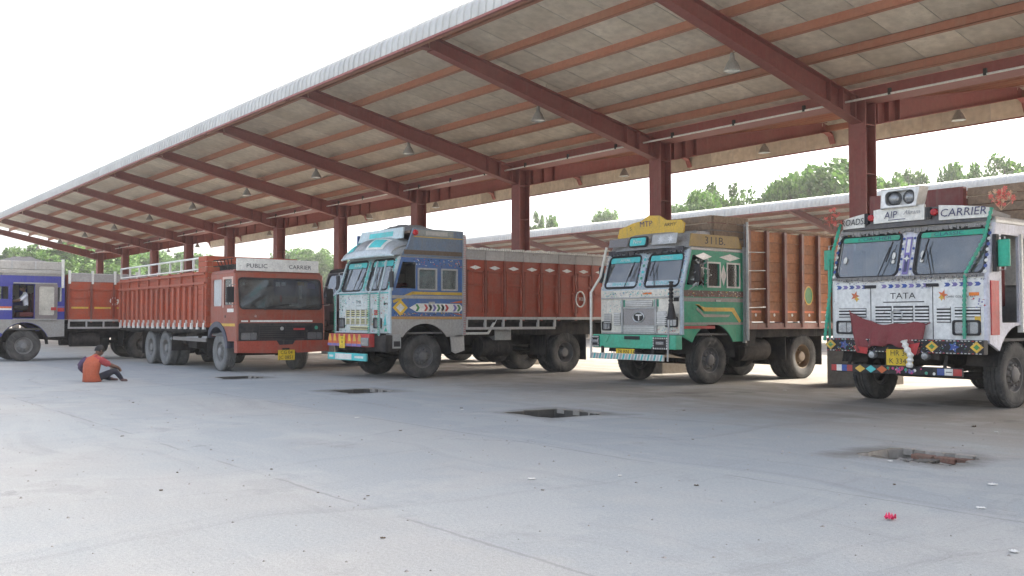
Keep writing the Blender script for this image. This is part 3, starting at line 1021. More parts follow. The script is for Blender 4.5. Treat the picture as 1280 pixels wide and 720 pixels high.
# ------------------------------------------------------------------ cargo bodies
def steel_body(tr, y0, y1, hw, z0, z1, m_pan, m_rib, n, m_top=None, ztop=None, m_rail=None, head=None, open_front=False, headz=None):
    MB().box(-hw, hw, y0, y1, z0 - .14, z0 - .02).box(-.5, .5, y0, y1, z0 - .24, z0 - .14).build('bed_floor', m_chas, tr)
    st = (y1 - y0) / n
    for sx in (-1, 1):
        for k in range(n):
            a, b = y0 + k * st, y0 + (k + 1) * st
            x0, x1 = sorted((sx * (hw - .035), sx * hw))
            p = MB().box(x0, x1, a + .025, b - .025, z0, z1).build('side_panel', m_pan, tr)
            # pressed frame on each panel
            f = MB()
            xa, xb = sorted((sx * hw, sx * (hw + .032)))
            zc = z0 + (z1 - z0) * (.42 if k % 2 else .55)
            for q in ((a + .05, b - .05, zc, zc + .045), (a + .05, a + .09, z0 + .1, z1 - .25), (b - .09, b - .05, z0 + .1, z1 - .25), (a + .05, b - .05, z1 - .29, z1 - .25)):
                f.box(xa, xb, *q)
            f.build('pressing', m_pan, p)
        for k in range(n + 1):
            y = y0 + k * st
            x0, x1 = sorted((sx * (hw - .04), sx * (hw + .035)))
            MB().box(x0, x1, max(y0, y - .03), min(y1, y + .03) if y < y1 else y1, z0 - .1, z1).build('post', m_rib, tr)
        if m_top:
            for k in range(n):
                a, b = y0 + k * st, y0 + (k + 1) * st
                x0, x1 = sorted((sx * (hw - .03), sx * (hw + .02)))
                MB().box(x0, x1, a + .006, b - .006, z1 + .002, ztop).build('top_panel', m_top, tr)
        zz = ztop or z1
        MB().tube([(sx * hw, y0, zz + .02), (sx * hw, y1, zz + .02)], .03, 8).build('top_rail', m_top or m_rib, tr, True)
        if m_rail:
            x0, x1 = sorted((sx * (hw - .03), sx * (hw + .04)))
            r = MB().box(x0, x1, y0, y1, z0 - .07, z0 - .005).box(x0, x1, y0, y1 * .72, z0 - .31, z0 - .25)
            k = y0
            while k < y1 * .72:
                r.box(x0 + .003, x1 - .003, k, k + .05, z0 - .25, z0 - .07); k += .55
            r.build('side_rail', m_rail, tr)
    zz = headz or ztop or z1
    h = MB().box(-hw + .04, hw - .04, y0 - .002, y0 + .04, z0, zz).build('headboard', head or m_pan, tr)
    for k in range(5):
        x = -hw + .2 + k * (2 * hw - .4) / 4
        MB().box(x - .03, x + .03, y0 - .035, y0 - .004, z0, zz - .01).build('board_post', m_rib, h)
    MB().box(-hw + .04, hw - .04, y1 - .04, y1 + .002, z0, zz - .15).build('tailboard', m_pan, tr)


def roof_crown(tr, hw, L, m_front, m_side, z0=2.88, h=.42, y0=.12, back=None, lean=.30, nose=.10):
    """high rounded wooden crown over the windscreen"""
    rings = []
    N = 12
    for z, k in ((z0, 0), (z0 + h * .35, .30), (z0 + h * .7, .70), (z0 + h, 1.15)):
        ring = []
        for i in range(N + 1):
            u = -1 + 2 * i / N
            ring.append((u * (hw - .04 - .10 * k * .6), y0 - nose * (1 - u * u) + lean * k + .12 * abs(u) ** 3, z))
        yb = back or L
        ring += [(hw - .04 - .06 * k, yb, z), (-hw + .04 + .06 * k, yb, z)]
        rings.append(ring)
    return MB().loft(rings).build('roof_crown', m_front, tr, bevel=.01)


# ------------------------------------------------------------------ truck with maroon cloth (white nose)
def truck_white():
    hw, L, fy = 1.30, 1.9, .98
    tr = thing('parked_truck', 'white truck with maroon cloth across its grille and curved roof boards', 'truck', (-8.05, 14.1, 0), 0, 'painted trucks parked under the shelter')
    m_f = paint('cab_white', 226, 226, 222, dirt=.30)
    m_fr = paint('lilac_white_frame', 205, 205, 215, dirt=.4)
    tata_cab(tr, hw, L, fy, m_f, m_fr, m_fr, m_steel, [(.75, 1.20, 2.02, 2.52), (1.36, 1.72, 2.05, 2.52)],
             opening=[(.42, .98, 1.30, 2.62), (1.12, 1.75, 1.72, 2.6)], om=.08, im=.15)
    chassis(tr, fy, [4.9], .1, 7.0, hw, 1.2)
    wheels(tr, fy, [4.9], hw)
    # door pillar colours and open door edge
    MB().box(hw + .002, hw + .02, .06, .30, 1.12, 1.92).build('door_patch', m_redp, tr)
    MB().box(hw - .05, hw + .03, 1.02, 1.08, 1.15, 2.65).build('door_post', m_wht, tr)
    # grille, badge, stripe
    louvres(tr, [(-1.16, -.66, 1.38, 1.53), (-.50, -.22, 1.29, 1.56), (-.19, .14, 1.29, 1.56), (.17, .40, 1.29, 1.56), (.52, .74, 1.30, 1.54), (.80, 1.19, 1.38, 1.53)], 0, m_f, m_gas, .05)
    for x in (-.58, .46):
        MB().box(x - .006, x + .006, -.004, .001, 1.05, 1.9).build('panel_seam', m_gas, tr)
    MB().tube([(-.12 + .10 * math.cos(a), -.03, 1.42 + .07 * math.sin(a)) for a in [6.2832 * k / 16 for k in range(17)]], .011, 6).build('badge', m_chrome, tr, True)
    text('TATA', .135, (-.03, 0, 1.715), X_, Z_, m_dark_t, tr, stretch=1.25)
    MB().box(-.36, .32, -.006, .0, 1.615, 1.63).build('badge_line', m_dark_t, tr)
    text('SE 1613', .05, (.35, 0, 1.84), X_, Z_, m_blue, tr)
    text('DHN  GOLDEN  KEY', .048, (.90, 0, 1.69), X_, Z_, m_dark_t, tr)
    it = []
    x = -1.2
    k = 0
    while x < 1.15:
        if abs(x + .6) > .10 and abs(x - .45) > .10:
            it.append(([(x, 1.845), (x + .07, 1.845), (x + .10, 1.875), (x + .07, 1.905), (x, 1.905), (x + .03, 1.875)], m_blue if k % 2 == 0 else m_lilac))
        x += .115; k += 1
    it += [(star(-.86, 1.73, .085, 5, .4), m_org), (star(.62, 1.72, .085, 5, .4), m_org), (star(-.83, 1.68, .05, 4, .5), m_yel), (star(.60, 1.68, .05, 4, .5), m_yel)]
    it += [(rect(1.02, 1.17, 1.70, 1.75), m_amber), (rrect(1.1, 1.19, 1.12, 1.42, .02), m_yel)]
    decal(tr, it, (0, 0, 0), X_, Z_)
    for x in (-.58, .46):
        MB().box(x - .10, x + .10, -.03, .0, 1.85, 1.90).build('hinge', m_gas, tr, bevel=.01)
    # headlights
    headlamp(tr, -1.17, -.92, 1.14, 1.30, 0)
    headlamp(tr, .80, 1.16, 1.14, 1.31, 0)
    # fringes along the windscreen
    for z, y, nm in ((2.0, -.03, 'fringe'), (2.76, .20, 'fringe')):
        rg = random.Random(int(z * 100)); q = MB()
        x = -hw + .05
        while x < hw - .05:
            q.box(x, x + .03, y - .02 - .01 * rg.random(), y, z - rg.uniform(.0, .045), z + .03); x += .033
        q.build(nm, mat('silver_black_fringe', (.30, .29, .28, 1), .5, metal=.3, dirt=.5, scale=14, vary=.5), tr)
    # tall white motif plates between the panes
    Vt = V3((0, TILT, 1)).normalized()
    decal(tr, [(rect(-.05, .05, .08, .70), m_lilac), (rect(-.028, .028, .12, .40), m_navy), (rect(-.028, .028, .44, .66), m_wht), (star(0, .34, .06, 4, .4), m_wht)] +
          [(circ(sx * (1.255), .08 + .085 * k, .028, 8), m_blue if k % 2 else m_wht) for k in range(9) for sx in (-1, 1)] +
          [(circ(sx * .09, .08 + .085 * k, .022, 8), m_blue if k % 2 else m_wht) for k in range(9) for sx in (-1, 1)],
          V3((0, -.015, ZB)), X_, Vt)
    # film strip with lettering at the head of the panes, stickers
    for sx, s in ((-1, 'COACHER'), (1, 'CLASSIC')):
        x0, x1 = sorted((sx * .18, sx * 1.19))
        f = MB().panel(V3((0, .0, ZB)), X_, Vt, rrect(x0, x1, .67, .755, .03), (), .003).build('sun_film', m_teal, tr)
        text(s, .085, V3((sx * .62, .0, ZB)) + Vt * .712, X_, Vt, m_navy, f, depth=.003, stretch=1.5)
        decal(tr, [(circ(sx * 1.10, .36, .035, 10, .06), m_wht), (circ(sx * .24, .40, .03, 10, .06), m_wht), (circ(sx * .24, .30, .03, 10, .035), m_wht)], V3((0, .004, ZB)), X_, Vt, 'sticker', .002)
    MB().add([(.55, .30, 2.45), (.90, .30, 2.45), (.72, .32, 2.12)], [(0, 1, 2)]).build('hanging_pennant', m_wht, tr)
    MB().box(-1.12, -.93, .35, .45, 1.95, 2.5).build('side_ornament', m_gas, tr, bevel=.02)
    # bumper with painted diamonds
    b = MB().box(-1.30, 1.30, -.16, -.02, .83, 1.045).build('bumper', m_gas, tr, bevel=.015)
    it = []
    for x, m in ((-1.22, m_yel), (-.97, m_blue), (-.66, m_yel), (.52, m_yel), (.86, m_blue), (1.20, m_yel)):
        if m is m_blue:
            it += [(star(x, .94, .085, 5, .5), m)]
        else:
            it += [(diamond(x, .94, .10, .085), m_yel), (diamond(x, .94, .05, .042), m_green)]
    x = -1.29
    while x < 1.27:
        for z in (.84, 1.025):
            it.append((rect(x, x + .03, z, z + .012), m_wht if int(x * 40) % 3 else m_redp))
        x += .055
    decal(b, it, (0, -.16, 0), X_, Z_)
    MB().box(-.6, .6, -.10, -.02, .74, .86).build('bumper_bracket', m_chas, tr)
    for x in (-.46, .42):
        l = MB().lathe([(.0, -.05), (.05, -.045), (.065, -.02), (.065, .04), (0, .05)], (x, -.16, .79), 'y', 16).build('fog_lamp', m_lens_h, tr, True)
    number_plate(tr, .0, .76, -.165, ['HR 38', 'K 3342'], .44, .25)
    # lower painted bar
    lb = MB().box(-1.18, 1.00, -.20, -.15, .50, .63).build('lower_bar', m_dark_t, tr, bevel=.006)
    pal = [m_redp, m_wht, m_blue, m_redp]
    it = [(rect(-1.18 + .095 * k, -1.18 + .095 * (k + 1), .515, .615), pal[k]) for k in range(4)]
    for k, m in enumerate((m_yel, m_cyan, m_org)):
        it += [(diamond(-.66 + .19 * k, .565, .09, .06), m), (star(-.66 + .19 * k, .565, .04, 5, .5), m_wht)]
    for k in range(26):
        rg = random.Random(k * 7 + 1)
        it.append((circ(-.20 + .80 * rg.random(), .565 + rg.uniform(-.035, .035), rg.uniform(.012, .026), 7), [m_pink, m_teal, m_wht, m_redp, m_lilac][k % 5]))
    it += [(star(.0, .565, .065, 6, .5), m_pink), (rect(.62, .73, .515, .615), m_blue), (rect(.735, .86, .515, .615), m_wht), (rect(.865, .995, .515, .615), m_redp)]
    for k in range(5):
        it.append((circ(.765 + .018 * k, .565, .008, 6), m_dark_t))
    decal(lb, it, (0, -.20, 0), X_, Z_)
    for x in (-.9, .7):
        MB().bar((x, -.15, .58), (x, -.05, .80), .05, .02).build('bar_bracket', m_chas, tr)
    # maroon cloth
    nu, nv = 26, 12
    vs = []; fs = []
    for i in range(nu + 1):
        u = i / nu
        x = -.92 + 1.30 * u
        top = 1.475 - .19 * min(1, u / .38) ** .75 + .015 * math.sin(9 * u)
        bot = .835 + .12 * math.sin(math.pi * u) ** 1.5 + .02 * math.sin(11 * u)
        for j in range(nv + 1):
            v = j / nv
            sway = .10 * (1 - v) * (u - .5) * -1 * 0
            xx = x + .24 * v * max(0, 1 - u / .6) - .05 * v * max(0, u - .7) / .3
            yy = -.075 - .13 * v - .035 * math.sin(u * 17 + 2.2 * v) * (.3 + v) - .02 * math.sin(u * 41 + v * 3) * v - .03 * math.sin(math.pi * u)
            vs.append((xx, yy, top + (bot - top) * v + .012 * math.sin(u * 23)))
    for i in range(nu):
        for j in range(nv):
            a = i * (nv + 1) + j
            fs.append((a, a + nv + 1, a + nv + 2, a + 1))
    c = MB().add(vs, fs).build('cloth', m_cloth, tr, True)
    sd = c.modifiers.new('s', 'SOLIDIFY'); sd.thickness = .008
    MB().add([(.05, -.23, .93), (.36, -.21, 1.0), (.30, -.235, .80), (.20, -.24, .86)], [(0, 1, 2, 3)]).build('cloth_hem', m_redp, c)
    MB().add([(-.78, -.215, .93), (-.5, -.23, .9), (-.52, -.225, .80), (-.70, -.22, .82)], [(0, 1, 2, 3)]).build('cloth_hem', m_redp, c)
    ribbon(c, [(-.92, -.05, 1.48), (-.97, -.01, 1.50)], .01, m_cloth, 'tie'); ribbon(c, [(.38, -.06, 1.27), (.42, -.01, 1.30)], .01, m_cloth, 'tie')
    ribbon(tr, [(.13, -.26, 1.02), (.17, -.27, .92), (.24, -.27, .80), (.22, -.27, .62)], .045, m_wht, 'white_tassel')
    # roof boards
    top = lambda x: 3.12 - .10 * (x / 1.2) ** 2
    yb = lambda x: .10 + .16 * (x / 1.2) ** 2
    base = MB()
    rings = [[], []]
    for i in range(17):
        x = -1.24 + 2.48 * i / 16
        for r_, z in ((0, 2.82), (1, top(x) - .02)):
            rings[r_].append((x, yb(x), z))
    ringsf = [rings[0] + [(1.24, .7, 2.82), (-1.24, .7, 2.82)], rings[1] + [(1.24, .9, 2.93), (-1.24, .9, 2.93)]]
    base.loft(ringsf).build('roof_visor', mat('visor_dark', (.09, .09, .10, 1), .5, dirt=.5, vary=.3), tr)
    for x0, x1, z0, z1, s, sz, mm in ((-1.22, -.76, 2.86, -.0, 'ROADS.', .15, m_dark_t), (-.58, .30, 2.90, .02, 'AIP', .16, m_navy), (.52, 1.22, 2.87, .0, 'CARRIER', .17, m_navy)):
        q = MB(); ra = []; rb = []
        n = 6
        for i in range(n + 1):
            x = x0 + (x1 - x0) * i / n
            ra.append((x, z0 + (.0 if abs(x) < .6 else .02 * 0))); rb.append((x, top(x) + z1))
        fr = [(x, yb(x) - .03, z) for x, z in ra]; fb = [(x, yb(x) - .03, z) for x, z in rb]
        bk = [(x, yb(x) + .02, z) for x, z in ra]; bb = [(x, yb(x) + .02, z) for x, z in rb]
        q.loft([[a, b, c_, d] for a, b, c_, d in zip(fr, fb, bb, bk)])
        bo = q.build('sign_board', m_wht, tr)
        xm = (x0 + x1) / 2 - (.12 if s == 'AIP' else 0)
        dv = V3((1, .32 * xm / 1.44, 0))
        text(s, sz, (xm, yb(xm) - .034, (z0 + top(xm)) / 2), dv, Z_, mm, bo, depth=.012, shear=.15)
        if s == 'AIP':
            text('Akram', .10, (.10, yb(.1) - .034, 3.03), X_, V3((0, 0, 1)), mat('grey_letter', (.3, .3, .32, 1), .6), bo, depth=.012, shear=.4)
            MB().box(-.30, .14 - .15, -.0 + yb(0) - .036, yb(0) - .032, 2.93, 2.94).build('underline', m_navy, bo)
    for x in (-.67, .41):
        MB().box(x - .07, x + .0, yb(x) - .06, yb(x) + .02, 2.9, 3.08).build('marker_lamp', m_gas, tr, bevel=.01)
        MB().lathe([(0, -.05), (.05, -.04), (.06, 0), (0, 0)], (x + .045, yb(x) - .02, 3.0), 'y', 12).build('marker_lamp', m_red_l, tr, True)
    # silver twin lamp box
    lx = MB()
    lx.panel((0, .02, 0), X_, Z_, [(-.40, 3.12), (.20, 3.12), (.27, 3.42), (-.38, 3.42)], [rrect(-.32, .17, 3.16, 3.38, .08)], .24)
    lx.box(-.38, .22, .22, .24, 3.13, 3.41)
    lbx = lx.build('roof_lamp_box', m_chrome, tr, bevel=.01)
    for x in (-.20, .06):
        MB().lathe([(0, -.03), (.055, -.025), (.09, 0), (.10, .03), (.105, .0), (.115, .05)], (x, .07, 3.27), 'y', 20).build('lamp', m_lens_h, lbx, True)
    MB().box(-.34, .19, .12, .14, 3.14, 3.40).build('lamp_backing', m_steel, lbx)
    # teal tinsel down both corners
    ribbon(tr, [(-1.28, .25, 2.95), (-1.30, .06, 2.5), (-1.31, .0, 2.0), (-1.34, -.05, 1.5), (-1.36, -.12, 1.0)], .026, m_teal)
    ribbon(tr, [(1.27, .22, 3.0), (1.20, .12, 2.55), (.98, -.03, 2.02), (.97, -.05, 1.6), (.97, -.06, 1.06)], .026, m_teal)
    MB().tube([(-1.33, -.02, 1.0), (-1.33, -.02, 2.35)], .022, 6).build('corner_pole', m_teal, tr, True)
    mirror(tr, hw + .16, .20, 2.32, 1, m_teal, .17, .40)
    MB().box(hw + .02, hw + .08, .1, .2, 2.05, 2.6).build('mirror_back', m_gas, tr, bevel=.01)
    mirror(tr, -hw - .14, .15, 2.35, -1, m_teal, .14, .34)
    bouquet(tr, (-1.35, .12, 3.05), .20, 46, 3, paint('coral_petal', 232, 118, 108, dirt=.05), m_wood)
    bouquet(tr, (1.36, .32, 3.16), .22, 52, 5, paint('coral_petal', 232, 118, 108, dirt=.05), paint('flower_cream', 205, 170, 140, dirt=.1))
    Vt = V3((0, TILT, 1)).normalized()
    motifs(tr, -1.28, 1.28, .79, .85, 60, 1, [m_blue, m_redp, m_yel, m_wht], V3((0, -.012, ZB)), X_, Vt, (.008, .016))
    motifs(tr, .99, 1.27, 1.45, 1.66, 14, 2, [m_blue, m_lilac, m_redp], r=(.01, .02))
    motifs(tr, -1.27, 1.27, 1.925, 1.965, 90, 3, [m_blue, m_lilac, m_steel, m_dark_t], r=(.006, .012))
    motifs(tr, -1.28, 1.28, .85, 1.03, 150, 4, [m_wht, m_redp, m_teal, m_yel, m_lilac], (0, -.161, 0), r=(.005, .012))
    # cargo body, taller than the cab
    m_pan = paint('body_maroon', 120, 52, 48, dirt=.4)
    steel_body(tr, 2.0, 7.0, 1.32, 1.35, 3.2, paint('body_brown', 122, 72, 48, dirt=.5), m_pan, 7, headz=3.4)
    MB().box(-1.38, .30, 1.30, 1.42, 2.93, 3.52).build('front_load_board', m_pan, tr, bevel=.01)
    for k in range(4):
        MB().box(.31, 1.2, 1.42 + .0, 1.46, 2.93 + k * .145, 3.065 + k * .145).build('load_plank', m_wood, tr, bevel=.006)
    MB().box(-1.3, 1.2, 1.3, 2.0, 2.895, 2.93).build('roof_deck', m_wood, tr)
    return tr


# ------------------------------------------------------------------ green sided truck
def truck_green():
    hw, L, fy = 1.2, 1.95, .95
    tr = thing('parked_truck', 'truck with green cab side, cream nose and yellow boards on its roof', 'truck', (-14.4, 14.7, 0), 0, 'painted trucks parked under the shelter')
    m_f = paint('cab_cream', 224, 218, 204, dirt=.35)
    m_fr = paint('pale_blue_frame', 186, 200, 208, dirt=.4)
    m_g = paint('cab_green', 28, 146, 110, dirt=.25)
    tata_cab(tr, hw, L, fy, m_f, m_fr, m_g, m_steel, [(.80, 1.16, 2.05, 2.52), (1.42, 1.80, 2.05, 2.52)])
    chassis(tr, fy, [4.15], .1, 5.8, hw)
    rimg = paint('rim_painted', 120, 100, 75, dirt=.6)
    wheels(tr, fy, [4.15], hw, rim_r=rimg)
    # side: belts, stripes, diamonds
    it = [(rect(.05, 1.94, 1.72, 1.80), paint('side_grey', 150, 145, 140)), (rect(.05, 1.94, 1.82, 1.95), paint('side_brown', 95, 70, 62)),
          ([(.40, 1.66), (.52, 1.66), (.66, 1.52), (1.55, 1.52), (1.80, 1.28), (1.86, 1.32), (1.62, 1.60), (.70, 1.60)], m_yel),
          ([(.42, 1.56), (.66, 1.40), (1.44, 1.40), (1.50, 1.45), (.66, 1.46), (.47, 1.60)], paint('stripe_grey', 160, 155, 140)),
          (rect(.05, 1.0, 1.16, 1.22), m_redp), (rect(.05, 1.94, 1.24, 1.29), paint('side_grey', 150, 145, 140)),
          (diamond(.66, 2.66, .26, .075), m_chrome), (diamond(1.5, 2.66, .34, .075), m_wht), (diamond(1.29, 2.28, .09, .22), m_wht),
          (diamond(1.29, 2.28, .05, .13), m_chrome)]
    decal(tr, it, (hw, 0, 0), Y_, Z_)
    MB().box(hw - .02, hw + .05, 1.93, 1.99, .85, 2.9).build('cab_corner_strip', m_steel, tr)
    # front: grille stack
    louvres(tr, [(-.46, .46, 1.08, 1.20), (-.40, .40, 1.62, 1.76), (.52, .80, 1.22, 1.52), (-1.06, -.84, 1.26, 1.48), (-.76, -.55, 1.22, 1.50)], -.012, m_chrome, m_steel, .04)
    gp = MB().box(-.46, .46, -.02, -.002, 1.22, 1.58).build('grille_plate', mat('mesh_grille', (.30, .28, .27, 1), .5, metal=.4, dirt=.4, scale=40, vary=.4, bump=.6), tr, bevel=.006)
    MB().tube([(.16 * math.cos(a), -.03, 1.40 + .105 * math.sin(a)) for a in [6.2832 * k / 20 for k in range(21)]], .014, 6).build('badge_ring', m_chrome, gp, True)
    decal(gp, [(circ(0, 1.40, .15, 18, .095), m_gas), (rect(-.09, .09, 1.43, 1.46), m_chrome), (rect(-.018, .018, 1.33, 1.43), m_chrome)], (0, -.021, 0), X_, Z_, 'badge')
    fr = MB()
    for q in ((-.50, .50, 1.58, 1.61), (-.50, .50, 1.20, 1.225), (-.52, -.47, 1.05, 1.78), (.47, .52, 1.05, 1.78), (-1.12, 1.12, 1.045, 1.075), (-1.15, 1.15, 1.80, 1.83)):
        fr.box(q[0], q[1], -.035, .0, q[2], q[3])
    fr.build('grille_frame', m_steel, tr)
    decal(tr, [(rect(-.56, -.42, 1.62, 1.77), m_teal), (rect(.42, .56, 1.62, 1.77), m_teal), (rect(.10, .36, 1.88, 1.92), m_amber), (rect(.98, 1.12, 1.72, 1.80), m_gas)], (0, 0, 0), X_, Z_)
    headlamp(tr, .78, 1.06, 1.22, 1.38, 0)
    headlamp(tr, -1.10, -.88, 1.14, 1.28, 0)
    for xa, xb, za, zb, mm in ((.72, 1.12, 1.14, 1.44, m_chrome),):
        q = MB()
        for k in range(9):
            q.box(xa + k * (xb - xa) / 9, xa + (k + .6) * (xb - xa) / 9, -.05, -.03, za, za + .025).box(xa + k * (xb - xa) / 9, xa + (k + .6) * (xb - xa) / 9, -.05, -.03, zb, zb + .025)
        q.build('lamp_beading', mm, tr)
    # bumper
    m_gb = paint('bumper_green', 75, 180, 145, dirt=.3)
    b = MB().box(-1.22, 1.22, -.22, -.02, .74, 1.03).build('bumper', m_gb, tr, bevel=.02)
    for x in (-.78, .56):
        MB().panel((0, -.235, 0), X_, Z_, [(x - .12, 1.02), (x + .12, 1.02), (x, .86)], (), .016).build('bumper_gusset', m_gb, b)
    MB().box(-.22, .22, -.24, -.221, .93, 1.0).build('bumper_slot', m_gas, b)
    for s, (xa, xb, za, zb) in ((1, (.62, 1.02, .74, .99)), (-1, (-1.22, -1.0, .76, 1.0))):
        MB().box(xa, xb, -.245, -.221, za, zb).build('lamp_plate', m_gas, b)
        q = MB()
        n = 8
        for k in range(n):
            x = xa + (k + .5) * (xb - xa) / n
            for z in (za + .02, zb - .02):
                q.add([(x - .02, -.250, z - .018), (x + .02, -.250, z - .018), (x, -.250, z + .02)], [(0, 1, 2)])
        for k in range(5):
            z = za + (k + .5) * (zb - za) / 5
            for x in (xa + .015, xb - .015):
                q.box(x - .012, x + .012, -.252, -.246, z - .015, z + .015)
        q.build('lamp_beading', m_chrome, b)
        MB().box((xa + xb) / 2 - .11, (xa + xb) / 2 + .11, -.265, -.246, (za + zb) / 2 - .035, (za + zb) / 2 + .035).build('bumper_lamp', m_lens_h, b, bevel=.01)
    number_plate(tr, -.18, .66, -.245, ['UP 78 BN 1408'], .55, .14)
    lb = MB().box(-1.24, .92, -.27, -.22, .50, .63).build('lower_bar', m_wht, tr, bevel=.006)
    it = []
    for k in range(24):
        x = -1.24 + .09 * k
        it.append(([(x, .505), (x + .045, .505), (x + .085, .625), (x + .04, .625)], m_cyan if k % 2 else m_steel))
    decal(lb, it, (0, -.27, 0), X_, Z_)
    for x in (-.9, .6):
        MB().box(x - .03, x + .03, -.24, -.2, .55, .78).build('bar_bracket', m_chas, tr)
    # poles at the front corners
    MB().tube([(-1.27, -.22, .50), (-1.27, -.22, 1.95), (-1.20, .0, 2.3), (-1.10, .1, 2.95)], .028, 8).build('corner_pole', m_curt, tr, True)
    MB().tube([(1.02, -.24, .50), (1.05, -.23, 1.3), (1.05, -.10, 1.9)], .02, 8).build('corner_pole', m_steel, tr, True)
    ribbon(tr, [(1.0, -.10, 2.12), (1.03, -.14, 1.85), (1.06, -.17, 1.62)], .045, m_gas, 'black_tassel')
    MB().tube([(1.06, -.17, 1.66), (1.07, -.17, 1.5), (1.08, -.17, 1.35)], [.05, .075, .10], 10).build('black_tassel', m_gas, tr, True)
    # windscreen films and lettering
    Vt = V3((0, TILT, 1)).normalized()
    for sx, s, s2 in ((-1, 'AMAL', 'BHAIYA'), (1, 'SONU', 'COACH')):
        x0, x1 = sorted((sx * .16, sx * 1.05))
        f = MB().panel(V3((0, .0, ZB)), X_, Vt, rrect(x0, x1, .63, .755, .03), (), .003).build('sun_film', m_cyan, tr)
        text(s, .09, V3((sx * .6, .0, ZB)) + Vt * .69, X_, Vt, m_wht, f, depth=.003, stretch=1.4)
        f = MB().panel(V3((0, .0, ZB)), X_, Vt, rrect(x0, x1, .09, .19, .03), (), .003).build('sun_film', m_fr, tr)
        text(s2, .10, V3((sx * .6, .0, ZB)) + Vt * .14, X_, Vt, m_cyan, f, depth=.003, stretch=1.5)
    decal(tr, [(circ(0, .12 + .14 * k, .035, 10), m_teal if k % 2 else m_cyan) for k in range(5)], V3((0, -.012, ZB)), X_, Vt)
    MB().add([(.20, .28, 2.55), (.30, .28, 2.55), (.20, .26, 2.15)], [(0, 1, 2)]).build('curtain_edge', m_curt, tr)
    # mirror tangle
    rg = random.Random(5); q = MB()
    for k in range(46):
        a = V3((hw + .10 + rg.uniform(-.09, .10), .38 + rg.uniform(-.13, .22), 2.32 + rg.uniform(-.24, .26)))
        q.tube([a, a + V3((rg.uniform(-.1, .1), rg.uniform(-.1, .1), rg.uniform(-.1, .1)))], .012, 5)
    mo = q.build('mirror_ornament', m_chrome, tr)
    mirror(tr, hw + .14, .34, 2.30, 1, m_gas, .16, .36)
    MB().tube([(hw, .2, 1.95), (hw + .14, .34, 2.1)], .01, 6).build('mirror_stay', m_steel, tr)
    mirror(tr, -hw - .14, .2, 2.35, -1, m_gas, .14, .36)
    motifs(tr, -1.12, 1.12, 1.84, 1.95, 120, 5, [m_steel, m_cyan, m_chrome, m_teal, m_lilac], r=(.008, .022))
    motifs(tr, .50, 1.12, 1.06, 1.20, 40, 6, [m_cyan, m_steel, m_redp], r=(.008, .02)); motifs(tr, -1.15, -.5, 1.5, 1.78, 30, 7, [m_steel, m_cyan], r=(.008, .02))
    motifs(tr, -.12, .12, .04, .80, 60, 8, [m_cyan, m_steel, m_lilac, m_chrome], V3((0, -.008, ZB)), X_, Vt, (.01, .022))
    for sx in (-1, 1):
        motifs(tr, min(sx * 1.10, sx * 1.18), max(sx * 1.10, sx * 1.18), .02, .80, 40, 9, [m_cyan, m_chrome, m_lilac], V3((0, -.008, ZB)), X_, Vt, (.008, .02))
    motifs(tr, .06, 1.92, 1.825, 1.945, 90, 10, [m_steel, m_redp, m_yel, m_wht], (hw + .004, 0, 0), Y_, Z_, (.008, .02))
    # crown
    m_cr = mat('silver_sheet', (.42, .43, .44, 1), .45, metal=.4, dirt=.45, scale=7, vary=.25)
    roof_crown(tr, hw, L, m_cr, m_cr, 2.84, .36, .14, back=1.0)
    fw = MB().panel((0, .02, 0), X_, V3((0, .30, 1)).normalized(), rrect(-.30, .22, 2.93, 3.14, .05), (), .02)
    nf = V3((0, .22, 1)).normalized()
    sg = MB().panel((-.06, .03, 2.90), X_, nf, rrect(-.30, .24, .0, .23, .05), (), .03).build('crown_light', m_gas, tr)
    MB().panel((-.06, .024, 2.90), X_, nf, rrect(-.26, .20, .03, .20, .04), (), .02).build('crown_light', m_cyan, sg)
    text('New', .13, V3((-.09, .02, 2.90)) + nf * .115, X_, nf, m_wht, sg, depth=.006)
    decal(tr, [(rect(.30, 1.0, .02, .24), m_steel), (star(.55, .13, .10, 7, .4), m_chrome), (star(.82, .13, .09, 7, .4), m_chrome), (rect(-1.0, -.42, .03, .22), mat('dull_pattern', (.25, .24, .25, 1), .5, dirt=.4, scale=18, vary=.5))], V3((0, .06, 2.90)), X_, nf)
    rg = random.Random(11); q = MB(); x = -1.1
    while x < 1.1:
        q.box(x, x + .035, .16, .19, 2.80 - rg.uniform(0, .07), 2.86); x += .04
    q.build('fringe', mat('dark_fringe', (.05, .05, .06, 1), .6, dirt=.4, vary=.5), tr)
    # yellow top board with a shaped upper edge
    yb = MB().panel((0, .42, 0), X_, Z_, [(-1.08, 3.16), (.86, 3.16), (.90, 3.36), (.80, 3.44), (.40, 3.46), (.18, 3.58), (-.12, 3.60), (-.35, 3.50), (-.60, 3.47), (-1.02, 3.36)], (), .04).build('sign_board', m_yel, tr)
    text('MTP', .17, (-.20, .42, 3.42), X_, Z_, m_navy, yb, depth=.006, stretch=1.2)
    text('ARMY', .10, (.50, .42, 3.36), X_, Z_, m_dark_t, yb, depth=.006, stretch=1.3, shear=.2)
    text('S', .12, (-.66, .42, 3.35), X_, Z_, m_dark_t, yb, depth=.006)
    sb = MB().panel((hw + .005, 0, 0), Y_, Z_, [(.26, 2.86), (1.92, 2.86), (1.78, 3.12), (.30, 3.12)], (), .04).build('sign_board', paint('ochre_board', 165, 135, 70, dirt=.5), tr)
    text('311B.', .22, (hw + .005, 1.02, 2.99), Y_, Z_, m_dark_t, sb, depth=.004, stretch=1.35)
